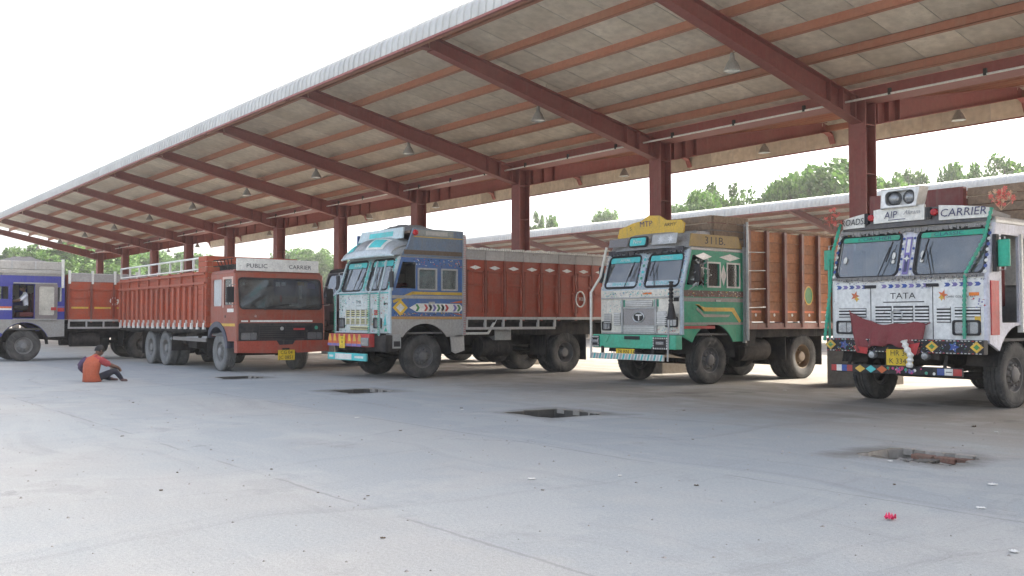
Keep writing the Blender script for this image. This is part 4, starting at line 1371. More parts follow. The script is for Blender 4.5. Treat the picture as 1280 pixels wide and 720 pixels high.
    # wooden rack behind the board
    for k in range(4):
        z = 2.92 + .16 * k
        MB().box(-1.12, 1.14, 1.0, 1.03, z, z + .145).build('rack_plank', m_wood, tr, bevel=.006)
        for s in (-1, 1):
            MB().box(s * 1.14 - .015, s * 1.14 + .015, 1.04, 2.2, z, z + .145).build('rack_plank', m_wood, tr, bevel=.006)
    MB().box(-1.1, 1.1, .45, 1.95, 2.895, 2.93).build('rack_floor', m_wood, tr)
    # cargo body: planks between steel posts
    m_p = paint('rust_post', 112, 58, 44, dirt=.45)
    m_pl = mat('body_plank', sr(165, 108, 70), .75, dirt=.45, scale=1.6, vary=.2, bump=.3)
    y0, y1, z0, z1 = 2.03, 5.95, 1.30, 3.28
    MB().box(-hw, hw, y0, y1, z0 - .16, z0 - .02).build('bed_floor', m_chas, tr)
    n = 6
    for sx in (-1, 1):
        for k in range(9):
            z = z0 + k * (z1 - z0) / 9
            x0, x1 = sorted((sx * (hw - .045), sx * (hw - .005)))
            MB().box(x0, x1, y0 + .02, y1, z + .004, z + (z1 - z0) / 9 - .004).build('plank', m_pl, tr)
        for k in range(n + 1):
            y = y0 + .05 + k * (y1 - y0 - .1) / n
            x0, x1 = sorted((sx * (hw - .003), sx * (hw + .075)))
            MB().box(x0, x1, y - .045, y + .045, z0 - .12, z1 + .02).build('post', m_p, tr, bevel=.006)
        MB().tube([(sx * (hw + .02), y0, z1 + .06), (sx * (hw + .02), y1, z1 + .06)], .035, 8).build('top_rail', m_wood, tr, True)
        x0, x1 = sorted((sx * (hw - .05), sx * (hw + .05)))
        MB().box(x0, x1, y0, y1, z0 - .16, z0 - .03).build('side_rail', m_p, tr)
    it = [(rect(y0 + .15 + k * .65, y0 + .52 + k * .65, 1.50, 1.545), m_org) for k in range(6)] + [(circ(y0 + .34 + k * .65, 1.45, .035, 8), m_wht) for k in range(6)]
    it += [(circ(4.30, 1.90, .17, 20, .22), m_yel), (circ(4.30, 1.90, .14, 20, .19), m_green), (star(4.30, 1.90, .13, 8, .5), m_yel)]
    decal(tr, it, (hw - .004, 0, 0), Y_, Z_)
    MB().tube([(hw + .07, y0 - .03, .9), (hw + .07, y0 - .03, 3.45)], .03, 8).build('body_corner_pole', m_steel, tr, True)
    for z in (1.6, 2.0, 2.4, 2.8):
        MB().tube([(hw + .07, y0 - .03, z), (hw + .07, y0 + .58, z + .02)], .013, 6).build('ladder_rung', m_steel, tr, True)
    MB().box(-hw + .02, hw - .02, y0 - .005, y0 + .02, z0, 3.42).build('headboard', paint('headboard_grey', 150, 150, 150), tr)
    MB().box(-hw, hw, y1 - .03, y1 + .02, z0, z1 - .1).build('tailboard', m_pl, tr)
    MB().box(hw - .35, hw + .0, 2.0, 2.35, .78, 1.14).build('step_box', m_chas, tr, bevel=.01)
    return tr


# ------------------------------------------------------------------ blue sided truck with the high crown
def truck_blue():
    hw, L, fy = 1.2, 2.0, .95
    tr = thing('parked_truck', 'ornate truck with blue patterned cab side and tall domed roof crown', 'truck', (-19.85, 11.1, 0), 0, 'painted trucks parked under the shelter')
    m_f = paint('nose_silver_white', 200, 206, 202, dirt=.4)
    m_fr = paint('frame_silver', 175, 190, 192, dirt=.4)
    m_b = paint('cab_blue', 62, 100, 152, dirt=.45)
    m_gy = paint('cab_grey', 172, 168, 162, dirt=.4)
    tata_cab(tr, hw, L, fy, m_f, m_fr, m_gy, m_steel, [(.78, 1.24, 2.06, 2.50), (1.42, 1.82, 2.06, 2.50)], zs=.95)
    chassis(tr, fy, [5.3], .1, 6.6, hw, 1.27)
    wheels(tr, fy, [5.3], hw)
    # blue upper side painted round the windows
    up = MB().panel((hw + .003, 0, 0), Y_, Z_, [(.05, 1.42), (1.99, 1.42), (1.99, 2.77), (.30, 2.77), (.06, 1.98)],
                    [rrect(.74, 1.28, 2.02, 2.54, .035), rrect(1.38, 1.86, 2.02, 2.54, .035), [(.16, 2.06), (.69, 2.06), (.69, 2.66), (.34, 2.66)]], .003).build('painted_side', m_b, tr)
    it = [(rect(.60, 1.98, 1.92, 1.99), m_yel), (rect(.06, 1.98, 1.83, 1.90), m_gy), ([(.10, 1.72), (.60, 1.92), (.66, 1.97), (.60, 1.99), (.08, 1.78)], m_yel),
          (diamond(.28, 1.62, .20, .19), m_yel), (diamond(.28, 1.62, .11, .10), m_wht), (rect(.05, 1.98, 1.36, 1.42), paint('line_ochre', 195, 150, 90)),
          ([(.52, 1.62), (.72, 1.52), (1.90, 1.52), (1.98, 1.58), (1.98, 1.66), (1.90, 1.72), (.72, 1.72)], m_wht)]
    cols = [m_green, m_yel, m_redp, m_wht, m_lilac, m_green, m_wht, m_redp, m_yel, m_lilac, m_green]
    for k, m in enumerate(cols):
        x = .68 + .115 * k
        it.append(([(x, 1.54), (x + .06, 1.54), (x + .115, 1.62), (x + .06, 1.70), (x, 1.70), (x + .05, 1.62)], m))
    it += [([(1.62, 1.74), (1.98, 1.80), (1.98, 1.74)], m_org), ([(1.7, 1.50), (1.98, 1.48), (1.98, 1.44)], m_org)]
    decal(up, it, (hw + .004, 0, 0), Y_, Z_)
    MB().box(hw - .02, hw + .06, 1.98, 2.05, .98, 3.36).build('beaded_strip', m_steel, tr)
    q = MB()
    for k in range(44):
        z = 1.0 + k * .053
        q.box(hw + .055, hw + .075, 1.985, 2.045, z, z + .03)
    q.build('bead', paint('bead_pinkish', 190, 150, 150), tr)
    # nose
    louvres(tr, [(-.80, .38, 1.42, 1.58), (-.80, .38, 1.24, 1.38), (-.6, .3, 1.10, 1.18)], 0, paint('grille_cream', 205, 200, 150), m_gas, .05)
    for k in range(6):
        MB().box(-.82 + .24 * k, -.79 + .24 * k, -.03, .0, 1.22, 1.60).build('grille_bar', m_wht, tr)
    text('TMB', .10, (-.22, 0, 1.76), X_, Z_, m_dark_t, tr, stretch=1.3)
    text('sona punjab', .045, (-.2, 0, 1.68), X_, Z_, m_dark_t, tr)
    text('A.Taj', .11, (.62, 0, 1.73), X_, Z_, m_teal, tr, shear=.3)
    decal(tr, [(rect(.95, 1.12, 1.68, 1.73), m_gas), (rect(.52, .80, 1.45, 1.57), m_redp), (rect(-1.16, 1.16, 1.94, 1.97), m_cyan), ([(.95, 1.2), (1.08, 1.2), (1.015, 1.5)], m_cyan), ([(.97, 1.08), (1.12, 1.08), (1.05, 1.18)], m_teal)], (0, 0, 0), X_, Z_)
    headlamp(tr, .55, .84, 1.18, 1.36, 0)
    headlamp(tr, -1.14, -.90, 1.18, 1.36, 0)
    # nose guard of beaded tubes
    gd = MB()
    for x in (-1.16, .48, .92):
        gd.tube([(x, -.10, .98), (x, -.10, 1.98), (x * .96, -.02, 2.1), (x * .90, .14, 2.7)], .024, 7)
    for z in (1.05, 1.98):
        gd.tube([(-1.18, -.10, z), (.94, -.10, z)], .02, 7)
    go_ = gd.build('nose_guard', m_fr, tr, True)
    q = MB(); rg = random.Random(2)
    for x in (-1.16, .48, .92):
        for k in range(24):
            z = 1.0 + .04 * k
            q.box(x - .035, x + .035, -.135, -.118, z, z + .018)
    q.build('guard_beads', m_teal, go_)
    Vt = V3((0, TILT, 1)).normalized()
    for sx, s in ((-1, 'SONA'), (1, 'TAJ')):
        x0, x1 = sorted((sx * .16, sx * 1.05))
        f = MB().panel(V3((0, .0, ZB)), X_, Vt, rrect(x0, x1, .62, .755, .03), (), .003).build('sun_film', m_cyan, tr)
        text(s, .10, V3((sx * .6, .0, ZB)) + Vt * .69, X_, Vt, m_wht, f, depth=.003, stretch=1.3)
    decal(tr, [(rect(-.03, .03, .06, .76), m_cyan)] + [(star(0, .12 + .13 * k, .05, 4, .4), m_teal) for k in range(5)] + [(rect(sx * 1.14 - .02, sx * 1.14 + .02, .05, .78), m_cyan) for sx in (-1, 1)], V3((0, -.012, ZB)), X_, Vt)
    mirror(tr, hw + .05, .05, 2.25, 1, m_gas, .14, .36)
    mirror(tr, -hw - .18, .1, 2.25, -1, m_gas, .14, .36)
    # bumper and bars
    MB().box(-1.2, 1.2, -.10, .25, .62, 1.0).build('bumper_beam', m_chas, tr, bevel=.02)
    b = MB().box(-1.25, .72, -.24, -.10, .72, 1.02).build('bumper', m_redp, tr, bevel=.015)
    it = []
    for k in range(7):
        x = -1.18 + .24 * k
        it += [([(x - .10, .74), (x + .12, .74), (x + .12, .90), (x + .05, .98), (x - .02, 1.0), (x - .08, .92)], m_org), ([(x - .05, .85), (x + .08, .85), (x + .04, 1.01), (x - .03, 1.01)], m_yel), (rect(x - .11, x + .11, .73, .79), m_lilac)]
    decal(b, it, (0, -.24, 0), X_, Z_)
    MB().box(.38, .72, -.28, -.245, .74, .94).build('bumper_lamp', m_lens_h, b, bevel=.02)
    number_plate(tr, -.52, .82, -.26, ['HR', '38', 'J 22'], .26, .28)
    lb = MB().box(-1.24, .62, -.27, -.22, .40, .57).build('lower_bar', m_cyan, tr, bevel=.006)
    decal(lb, [(rect(-.85, -.05, .42, .55), m_wht), (rect(.1, .5, .46, .51), m_wht), (rect(-1.15, -.95, .46, .51), m_wht)], (0, -.27, 0), X_, Z_)
    MB().box(-.9, -.84, -.24, -.2, .5, .75).box(.3, .36, -.24, -.2, .5, .75).build('bar_bracket', m_chas, tr)
    motifs(tr, .45, 1.14, 1.06, 1.92, 110, 11, [m_cyan, m_teal, m_wht, m_steel, m_redp, m_yel], r=(.01, .028))
    motifs(tr, -1.15, -.82, 1.06, 1.92, 70, 12, [m_cyan, m_teal, m_wht, m_steel, m_gas], r=(.01, .028))
    motifs(tr, -.80, .42, 1.60, 1.94, 60, 13, [m_cyan, m_steel, m_wht, m_lilac], r=(.008, .02))
    motifs(tr, -.12, .12, .02, .80, 60, 14, [m_cyan, m_teal, m_steel], V3((0, -.008, ZB)), X_, Vt, (.01, .022))
    for sx in (-1, 1):
        motifs(tr, min(sx * 1.08, sx * 1.18), max(sx * 1.08, sx * 1.18), .02, .80, 40, 15, [m_cyan, m_teal, m_gas, m_wht], V3((0, -.008, ZB)), X_, Vt, (.01, .025))
    motifs(up, .1, 1.95, 1.44, 1.51, 70, 16, [m_yel, m_org, m_wht, m_gas], (hw + .005, 0, 0), Y_, Z_, (.008, .02))
    motifs(up, .62, 1.95, 2.58, 2.74, 60, 17, [m_yel, m_org, m_gas, m_wht], (hw + .005, 0, 0), Y_, Z_, (.008, .022))
    # step under the door
    MB().box(hw - .28, hw + .01, .08, .30, .70, 1.02).build('foot_step', m_steel, tr)
    MB().box(hw - .02, hw + .02, .11, .27, .74, .86).build('step_hole', m_gas, tr)
    # crown: silver dome over the screen, blue side above the windows
    m_dm = mat('dome_silver', (.40, .43, .44, 1), .35, metal=.4, dirt=.4, scale=6, vary=.2)
    def dome(u, t, off=0):
        hh = .46 * max(0.0, 1 - abs(u) ** 3.2) ** .5 + .03
        return V3((u * (hw + .01), -.04 + .14 * u * u + .62 * (1 - math.cos(t)) - off * math.cos(t), 2.80 + hh * math.sin(t) + off * math.sin(t)))

    def patch(u0, u1, t0, t1, off, n=10):
        q = MB()
        vs = [dome(u0 + (u1 - u0) * i / n, t0 + (t1 - t0) * j / n, off) for i in range(n + 1) for j in range(n + 1)]
        return q.add(vs, [(i * (n + 1) + j, (i + 1) * (n + 1) + j, (i + 1) * (n + 1) + j + 1, i * (n + 1) + j + 1) for i in range(n) for j in range(n)])
    patch(-1, 1, 0, math.pi / 2, 0, 28).build('roof_crown', m_dm, tr, True)
    MB().tube([dome(u, .02, .01) for u in [-1 + 2 * k / 20 for k in range(21)]], .028, 8).build('crown_rim', m_fr, tr, True)
    for u in (-.99, .99):
        MB().tube([dome(u * .93, t, .012) for t in [math.pi / 2 * k / 10 for k in range(11)]], .022, 8).build('crown_rim', m_chrome, tr, True)
    for u0, u1, mm in ((-.78, -.42, m_cyan), (-.30, .02, m_steel), (.10, .66, m_wht)):
        o_ = patch(u0, u1, .35, 1.05, .012).build('crown_mirror', mm, tr, True)
    patch(.18, .58, .45, .95, .022).build('crown_mirror', m_cyan, tr, True)
    MB().tube([dome(u, .62, .03) for u in [-.34 + .02 * k for k in range(2)]], .02, 6).build('crown_stud', m_chrome, tr, True)
    MB().panel((0, .34, 0), X_, V3((0, .25, 1)).normalized(), [(-.98, 3.22), (1.02, 3.22), (.98, 3.46), (-.90, 3.46)], (), .04)
    tb = MB().panel((0, .42, 3.22), X_, V3((0, .2, 1)).normalized(), [(-1.02, 0), (1.05, 0), (1.0, .26), (-.92, .26)], (), .04).build('crown_board', m_fr, tr)
    decal(tb, [(rect(-.5, .6, .07, .19), m_cyan)], V3((0, .42, 3.22)), X_, V3((0, .2, 1)).normalized())
    sd = MB().panel((hw + .02, 0, 0), Y_, Z_, [(.30, 2.80), (2.0, 2.80), (2.0, 3.44), (.62, 3.44), (.56, 3.3), (.45, 3.0)], (), .05).build('crown_side', paint('crown_dull_blue', 100, 118, 138, dirt=.5), tr)
    decal(sd, [(rect(.62, 1.72, 3.27, 3.42), paint('board_dusty', 140, 145, 140)), (rect(.62, 1.98, 3.24, 3.26), m_yel), (rect(.36, 1.96, 2.84, 2.94), mat('brown_fringe', sr(110, 90, 70), .7, dirt=.5, scale=22, vary=.5)), (rect(.95, 1.55, 3.30, 3.39), m_gy)], (hw + .02, 0, 0), Y_, Z_)
    MB().lathe([(0, .06), (.055, .05), (.07, 0), (0, 0)], (hw + .025, .66, 3.34), 'x', 14).build('side_lamp', m_red_l, sd, True)
    MB().box(-hw, hw, 1.94, 2.0, 2.8, 3.42).build('crown_back', m_b, tr)
    MB().box(-hw - .02, -hw + .03, .5, 2.0, 2.8, 3.42).build('crown_side', m_b, tr)
    # tarpaulin bundle on top
    rg = random.Random(9); rings = []
    for j in range(7):
        v = j / 6
        ring = []
        for i in range(22):
            a = 6.2832 * i / 22
            ring.append(((.95 - .75 * v ** 1.6) * math.cos(a) * (1 + .08 * math.sin(5 * a + j)) - .05, 1.2 + (.68 - .5 * v ** 1.6) * math.sin(a) * (1 + .06 * math.sin(4 * a)), 3.38 + .26 * v ** .8 + .03 * math.sin(7 * a + 2 * j) * (1 - v) + rg.uniform(-.02, .02)))
        rings.append(ring)
    MB().loft(rings).build('tarpaulin', mat('grey_tarp', (.17, .165, .16, 1), .85, dirt=.5, scale=3, vary=.25, bump=.5), tr, True)
    MB().box(-1.1, 1.1, .6, 1.94, 3.34, 3.40).build('crown_deck', m_wood, tr)
    # cargo body
    m_pan = paint('body_red_brown', 152, 64, 42, dirt=.35)
    m_rb = paint('body_rib', 128, 54, 38, dirt=.35)
    steel_body(tr, 2.06, 6.72, hw + .03, 1.42, 2.78, m_pan, m_rb, 8, paint('body_grey', 165, 160, 156, dirt=.4), 3.02, paint('rail_grey', 175, 172, 168))
    st = (6.72 - 2.06) / 8
    it = [(diamond(2.06 + st * (k + .5), 2.60, .17, .05), m_wht) for k in range(8)]
    decal(tr, it, (hw + .03, 0, 0), Y_, Z_)
    em = MB().tube([(hw + .055, 5.70 + .155 * math.cos(a), 1.88 + .20 * math.sin(a)) for a in [6.2832 * k / 20 for k in range(21)]], .02, 6).build('emblem', m_wht, tr, True)
    text('TKB', .13, (hw + .048, 5.70, 1.88), Y_, Z_, m_wht, em, depth=.008)
    q = MB(); rg = random.Random(4); y = 2.08
    while y < 6.7:
        q.box(hw + .0, hw + .09, y, y + .05, 3.02, 3.05 + rg.uniform(.0, .035)); y += .07
    q.build('rope_edge', m_curt, tr)
    # skirt step and rear flap
    MB().tube([(hw, 2.08, 1.02), (hw, 2.75, 1.02), (hw, 3.0, 1.36)], .035, 6).build('skirt_bar', m_wht, tr)
    MB().box(hw - .5, hw + .0, 6.55, 6.7, 1.05, 1.36).build('rear_bracket', m_steel, tr)
    MB().panel((hw, 0, 0), Y_, Z_, [(2.04, 1.0), (2.06, .62), (1.80, .55), (1.70, .60), (1.66, .95)], (), .03).build('mud_flap', m_gy, tr)
    MB().box(hw - .45, hw - .05, 3.0, 3.5, .85, 1.12).build('tool_box', m_steel, tr, bevel=.01)
    return tr


# ------------------------------------------------------------------ orange truck crossing the yard
def truck_orange():
    hw, L, fy = 1.22, 1.78, 1.30
    tr = thing('moving_truck', 'orange truck with slatted cargo body and white board over its one piece windscreen', 'truck', (-23.3, 10.65, 0), R(90))
    m_o = paint('cab_orange', 152, 74, 54, dirt=.5)
    m_bk = paint('cab_black_plastic', 40, 40, 44, dirt=.35)
    zb, zt, tl = 1.60, 2.42, .16
    Vt = V3((0, tl, 1)); hl = Vt.length; Vt = Vt.normalized(); H = (zt - zb) * hl
    MB().panel((0, 0, 0), X_, Z_, rrect(-hw + .03, hw - .03, .82, zb, .05), (), .05).build('front_panel', m_o, tr, bevel=.015)
    MB().panel((0, 0, zb), X_, Vt, rect(-hw + .03, hw - .03, 0, H + .12), [rrect(-hw + .10, hw - .10, .04, H - .02, .09)], .05).build('windscreen_frame', m_o, tr)
    g_ = MB().panel((0, .02, zb), X_, Vt, rrect(-hw + .095, hw - .095, .035, H - .015, .09), (), .008).build('windscreen', glass_c, tr)
    MB().panel((0, -.012, zb), X_, Vt, rrect(-hw + .07, hw - .07, .01, H + .01, .11), [rrect(-hw + .105, hw - .105, .045, H - .025, .09)], .02).build('rubber_seal', m_gas, g_)
    for x in (-.5, .45):
        MB().tube([V3((x, -.03, zb)), V3((x + .45, -.04, zb)) + Vt * .12], .01, 5).bar(V3((x + .1, -.04, zb)) + Vt * .08, V3((x + .75, -.04, zb)) + Vt * .16, .012, .02).build('wiper', m_gas, g_)
    dec = [(rect(-.12, .0, .62, .74), m_wht), (rect(.04, .16, .64, .74), m_wht), (rect(.50, .68, .66, .76), m_yel), (rect(.52, .60, .30, .65), m_curt), (rect(.78, 1.0, .58, .72), m_lilac), (rect(.22, .48, .10, .17), m_wht), (rect(-1.02, -.96, .64, .70), m_wht), (circ(0, .3, .03, 8, .10), m_redp)]
    decal(tr, dec, V3((0, .03, zb)), X_, Vt, 'sticker', .002)
    for sx in (-1, 1):
        MB().tube([(sx * (hw - .045), .045, .82), (sx * (hw - .045), .045, zb), (sx * (hw - .045), .045 + (zt - zb) * tl, zt + .1)], .05, 10).build('corner_pillar', m_o, tr, True)
        c = (fy, .52); r = .66; a = math.degrees(math.asin((.80 - .52) / r))
        arc = ang(c, r, 180 - a, a, 12)
        arc = [p for p in arc if p[0] < L - .02]
        out = [(.03, .80)] + arc + [(L, arc[-1][1]), (L, zt + .12), (.05 + (zt - zb) * tl, zt + .12), (.03, zb)]
        holes = [rrect(.30, .86, zb + .12, zt - .02, .05), rrect(1.02, 1.60, zb + .10, zt - .02, .05)]
        p = MB()
        if sx > 0:
            p.panel((hw, 0, 0), Y_, Z_, out, holes, .04)
        else:
            p.panel((-hw, 0, 0), -Y_, Z_, [(-u, v) for u, v in out][::-1], [[(-u, v) for u, v in h][::-1] for h in holes], .04)
        sd = p.build('cab_side', m_o, tr)
        xs = sorted((sx * (hw - .026), sx * (hw - .02)))
        MB().box(xs[0], xs[1], .28, .88, zb + .1, zt).build('side_window', glass, sd)
        MB().box(xs[0], xs[1], 1.0, 1.62, zb + .08, zt).build('side_window', mat('frosted_pane', (.50, .52, .52, 1), .3, dirt=.3), sd)
        xa, xb = sorted((sx * hw, sx * (hw + .012)))
        w = MB()
        for q in ((.24, .30, zb + .06, zt + .03), (.86, .92, zb + .06, zt + .03), (.30, .86, zt - .03, zt + .03)):
            w.box(xa, xb, *q)
        w.build('door_frame', paint('frame_pale', 205, 175, 160), sd)
        xa, xb = sorted((sx * hw, sx * (hw + .006)))
        MB().box(xa, xb, .10, L - .01, 1.18, 1.25).build('painted_stripe', m_yel, sd)
        MB().box(xa, xb, .72, .78, 1.40, 1.46).build('door_handle', m_gas, sd)
        MB().box(xa, xb, .20, .62, zb - .06, zb + .03).build('painted_stripe', m_wht, sd)
        # dark wing round the wheel arch
        wg = MB()
        arc2 = ang(c, r + .12, 172, 8, 14); arc1 = ang(c, r - .02, 172, 8, 14)
        poly = [p for p in arc2 if p[0] < 1.9] + [p for p in arc1 if p[0] < 1.9][::-1]
        if sx > 0:
            wg.panel((hw + .03, 0, 0), Y_, Z_, poly[::-1], (), .30)
        else:
            wg.panel((-hw - .03, 0, 0), -Y_, Z_, [(-u, v) for u, v in poly], (), .30)
        wg.build('wheel_wing', paint('wing_slate', 62, 68, 84), tr)
        MB().box(min(sx * (hw - .5), sx * hw), max(sx * (hw - .5), sx * hw), fy + .68, fy + .70, .35, 1.0).build('mud_flap', m_chas, tr)
    MB().box(-hw + .04, hw - .04, L - .04, L, .9, zt + .1).build('cab_back', m_o, tr)
    MB().box(-hw + .04, hw - .04, .1, L - .05, .92, .98).build('cab_floor', m_int, tr)
    MB().loft([[(-hw + i, .05 + (zt - zb) * tl + .05 + i, z), (hw - i, .05 + (zt - zb) * tl + .05 + i, z), (hw - i, L, z), (-hw + i, L, z)] for z, i in ((zt + .12, 0), (zt + .18, .02), (zt + .22, .09))]).build('cab_roof', m_o, tr, bevel=.015)
    MB().box(-hw + .08, hw - .08, .12, .45, 1.25, 1.56).build('dashboard', m_int, tr, bevel=.03)
    for x in (-.62, .62):
        MB().box(x - .27, x + .27, .85, 1.35, 1.15, 1.30).box(x - .27, x + .27, 1.3, 1.44, 1.25, 1.95).build('seat', m_seat, tr, bevel=.03)
    c = V3((-.62, .62, 1.62)); ring = [c + V3((.22 * math.cos(6.2832 * k / 20), .12 * math.sin(6.2832 * k / 20), .18 * math.sin(6.2832 * k / 20))) for k in range(21)]
    MB().tube(ring, .014, 6).tube([c, c + V3((0, -.25, -.35))], .02, 6).build('steering_wheel', m_gas, tr, True)
    # nose: stripe, black band, grille, lamps
    MB().box(-1.10, -.92, -.006, .0, 1.29, 1.33).box(-.86, .86, -.006, .0, 1.29, 1.335).build('painted_stripe', m_wht, tr)
    text('Q', .07, (-.72, 0, 1.44), X_, Z_, m_wht, tr)
    MB().panel((0, -.02, 0), X_, Z_, rrect(-1.17, 1.17, .80, 1.26, .05), (), .02).build('nose_band', m_bk, tr, bevel=.01)
    louvres(tr, [(-.62, .62, .86, 1.20)], -.022, m_gas, m_bk, .055)
    decal(tr, [(rect(.30, .62, 1.08, 1.13), m_redp), (circ(.95, 1.14, .05, 10), m_teal), (circ(-.02, 1.12, .05, 12), m_steel)], (0, -.05, 0), X_, Z_)
    headlamp(tr, -1.12, -.70, .84, 1.02, -.02)
    headlamp(tr, .70, 1.12, .84, 1.02, -.02)
    m_bo = paint('bumper_orange', 162, 70, 52, dirt=.5)
    b = MB().panel((0, -.16, 0), X_, Z_, [(-1.26, .52), (-.2, .50), (-.14, .56), (.28, .56), (.34, .50), (1.26, .52), (1.26, .80), (.32, .80), (.24, .70), (-.14, .70), (-.22, .80), (-1.26, .80)], (), .20).build('bumper', m_bo, tr, bevel=.03)
    MB().box(-.2, .3, -.12, -.02, .54, .82).build('bumper_grille', m_bk, tr)
    number_plate(tr, .05, .44, -.175, ['CG 04', 'JC 0851'], .46, .26)
    MB().box(-.06, .14, -.165, -.1, .5, .62).build('plate_bracket', m_chas, tr)
    # mirrors
    for sx in (-1, 1):
        mirror(tr, sx * (hw + .16), .06, 1.98, sx, m_gas, .20, .40)
    # white board
    wb = MB().box(-1.14, 1.14, .22, .26, 2.60, 2.92).build('sign_board', m_wht, tr, bevel=.008)
    text('PUBLIC', .15, (-.60, .22, 2.73), X_, Z_, m_dark_t, wb, depth=.004, stretch=1.2)
    text('CARRIER', .15, (.60, .22, 2.73), X_, Z_, m_dark_t, wb, depth=.004, stretch=1.1)
    MB().box(-1.06, 1.06, .5, 1.6, 2.62, 2.78).build('roof_rack', m_chas, tr, bevel=.02)
    for x in (-.9, .9):
        MB().bar((x, .26, 2.85), (x, .7, 2.62), .03, .03).build('board_stay', m_chas, tr)
    q = MB()
    for k in range(5):
        q.tube([(-hw + .05 + .03 * k, .45 + .25 * k, 2.62), (-hw + .05, .5 + .25 * k, 2.92)], .012, 5)
    q.tube([(-hw + .06, .4, 2.92), (-hw + .06, 1.75, 2.92)], .014, 5).tube([(-hw + .06, .4, 2.76), (-hw + .06, 1.75, 2.76)], .014, 5)
    q.build('roof_rail', m_chas, tr)
    chassis(tr, fy, [5.6, 6.97], .1, 9.5, hw, 1.02)
    wheels(tr, fy, [5.6, 6.97], hw, dusty=True)
    # long slatted body
    y0, y1, z0, z1, bw = 1.92, 9.72, 1.14, 2.66, hw + .05
    m_pl = mat('orange_plank', sr(168, 74, 44), .65, dirt=.4, scale=1.4, vary=.14)
    m_st = mat('orange_stake', sr(165, 84, 60), .6, dirt=.4, scale=1.4, vary=.14)
    MB().box(-bw, bw, y0, y1, z0 - .12, z0 - .01).box(-.5, .5, y0, y1, z0 - .2, z0 - .12).build('bed_floor', m_chas, tr)
    for sx in (-1, 1):
        n = 9
        for k in range(n):
            h = (z1 - z0) / n
            x0, x1 = sorted((sx * (bw - .04), sx * bw))
            MB().box(x0, x1, y0 + .02, y1, z0 + k * h + .003, z0 + (k + 1) * h - .003).build('plank', m_pl, tr)
        for k in range(17):
            y = y0 + .14 + k * (y1 - y0 - .22) / 16
            x0, x1 = sorted((sx * (bw + .002), sx * (bw + .075)))
            MB().box(x0, x1, y - .055, y + .055, z0 + .12, z0 + 1.12).build('stake', m_st, tr, bevel=.012)
            MB().panel((sx * (bw + .002) if sx > 0 else -bw - .002, y, 0), Y_ * sx, Z_, [(-.07, z0 - .05), (.09, z0 - .05), (.05, z0 + .04), (.085, z0 + .12), (.07, z0 + .20), (-.06, z0 + .20), (-.03, z0 + .08)], (), -.05).build('stake_foot', m_wht, tr)
        for k in range(9):
            y = y0 + .05 + k * (y1 - y0 - .1) / 8
            x0, x1 = sorted((sx * (bw + .001), sx * (bw + .05)))
            MB().box(x0, x1, y - .03, y + .03, z0 + 1.13, z1 + .02).build('upper_stake', m_st, tr)
            x0, x1 = sorted((sx * (bw - .02), sx * (bw + .03)))
            MB().box(x0, x1, y - .025, y + .025, z1 + .02, 3.0).build('rail_post', m_wht, tr)
        x0, x1 = sorted((sx * (bw + .052), sx * (bw + .09)))
        MB().box(x0, x1, y0, y1, z0 + 1.16, z0 + 1.22).build('side_rail', m_st, tr)
        MB().box(x0, x1, y0, y1, z0 + 1.42, z0 + 1.47).build('side_rail', m_st, tr)
        MB().tube([(sx * bw, y0, 3.02), (sx * bw, y1, 3.02)], .028, 8).build('top_rail', m_wht, tr, True)
        MB().tube([(sx * bw, y0, 2.72), (sx * bw, y1, 2.72)], .022, 8).build('top_rail', m_wht, tr, True)
    for k in range(13):
        h = (3.06 - z0) / 13
        MB().box(-bw + .0, bw, y0 - .05, y0 - .005, z0 + k * h + .004, z0 + (k + 1) * h - .004).build('headboard_plank', m_pl, tr, bevel=.006)
        for sx in (-1, 1):
            x0, x1 = sorted((sx * (bw + .002), sx * (bw + .04)))
            MB().box(x0, x1, y0 - .05, y0 + .55, z0 + k * h + .005, z0 + (k + 1) * h - .005).build('headboard_plank', m_pl, tr, bevel=.006)
    MB().box(-bw, bw, y1 + .001, y1 + .04, z0, z1).build('tailboard', m_pl, tr)
    MB().tube([(-hw + .1, 2.2, .86), (-hw + .1, 5.1, .80)], .05, 6).build('side_guard', m_steel, tr)
    MB().bar((-hw - .02, 2.0, .80), (-hw - .02, 4.6, .82), .04, .10).build('side_guard', paint('guard_grey', 130, 125, 120), tr)
    for y in (2.6, 4.2):
        MB().box(-hw - .02, -.5, y - .03, y + .03, .74, .90).build('guard_arm', m_chas, tr)
    return tr


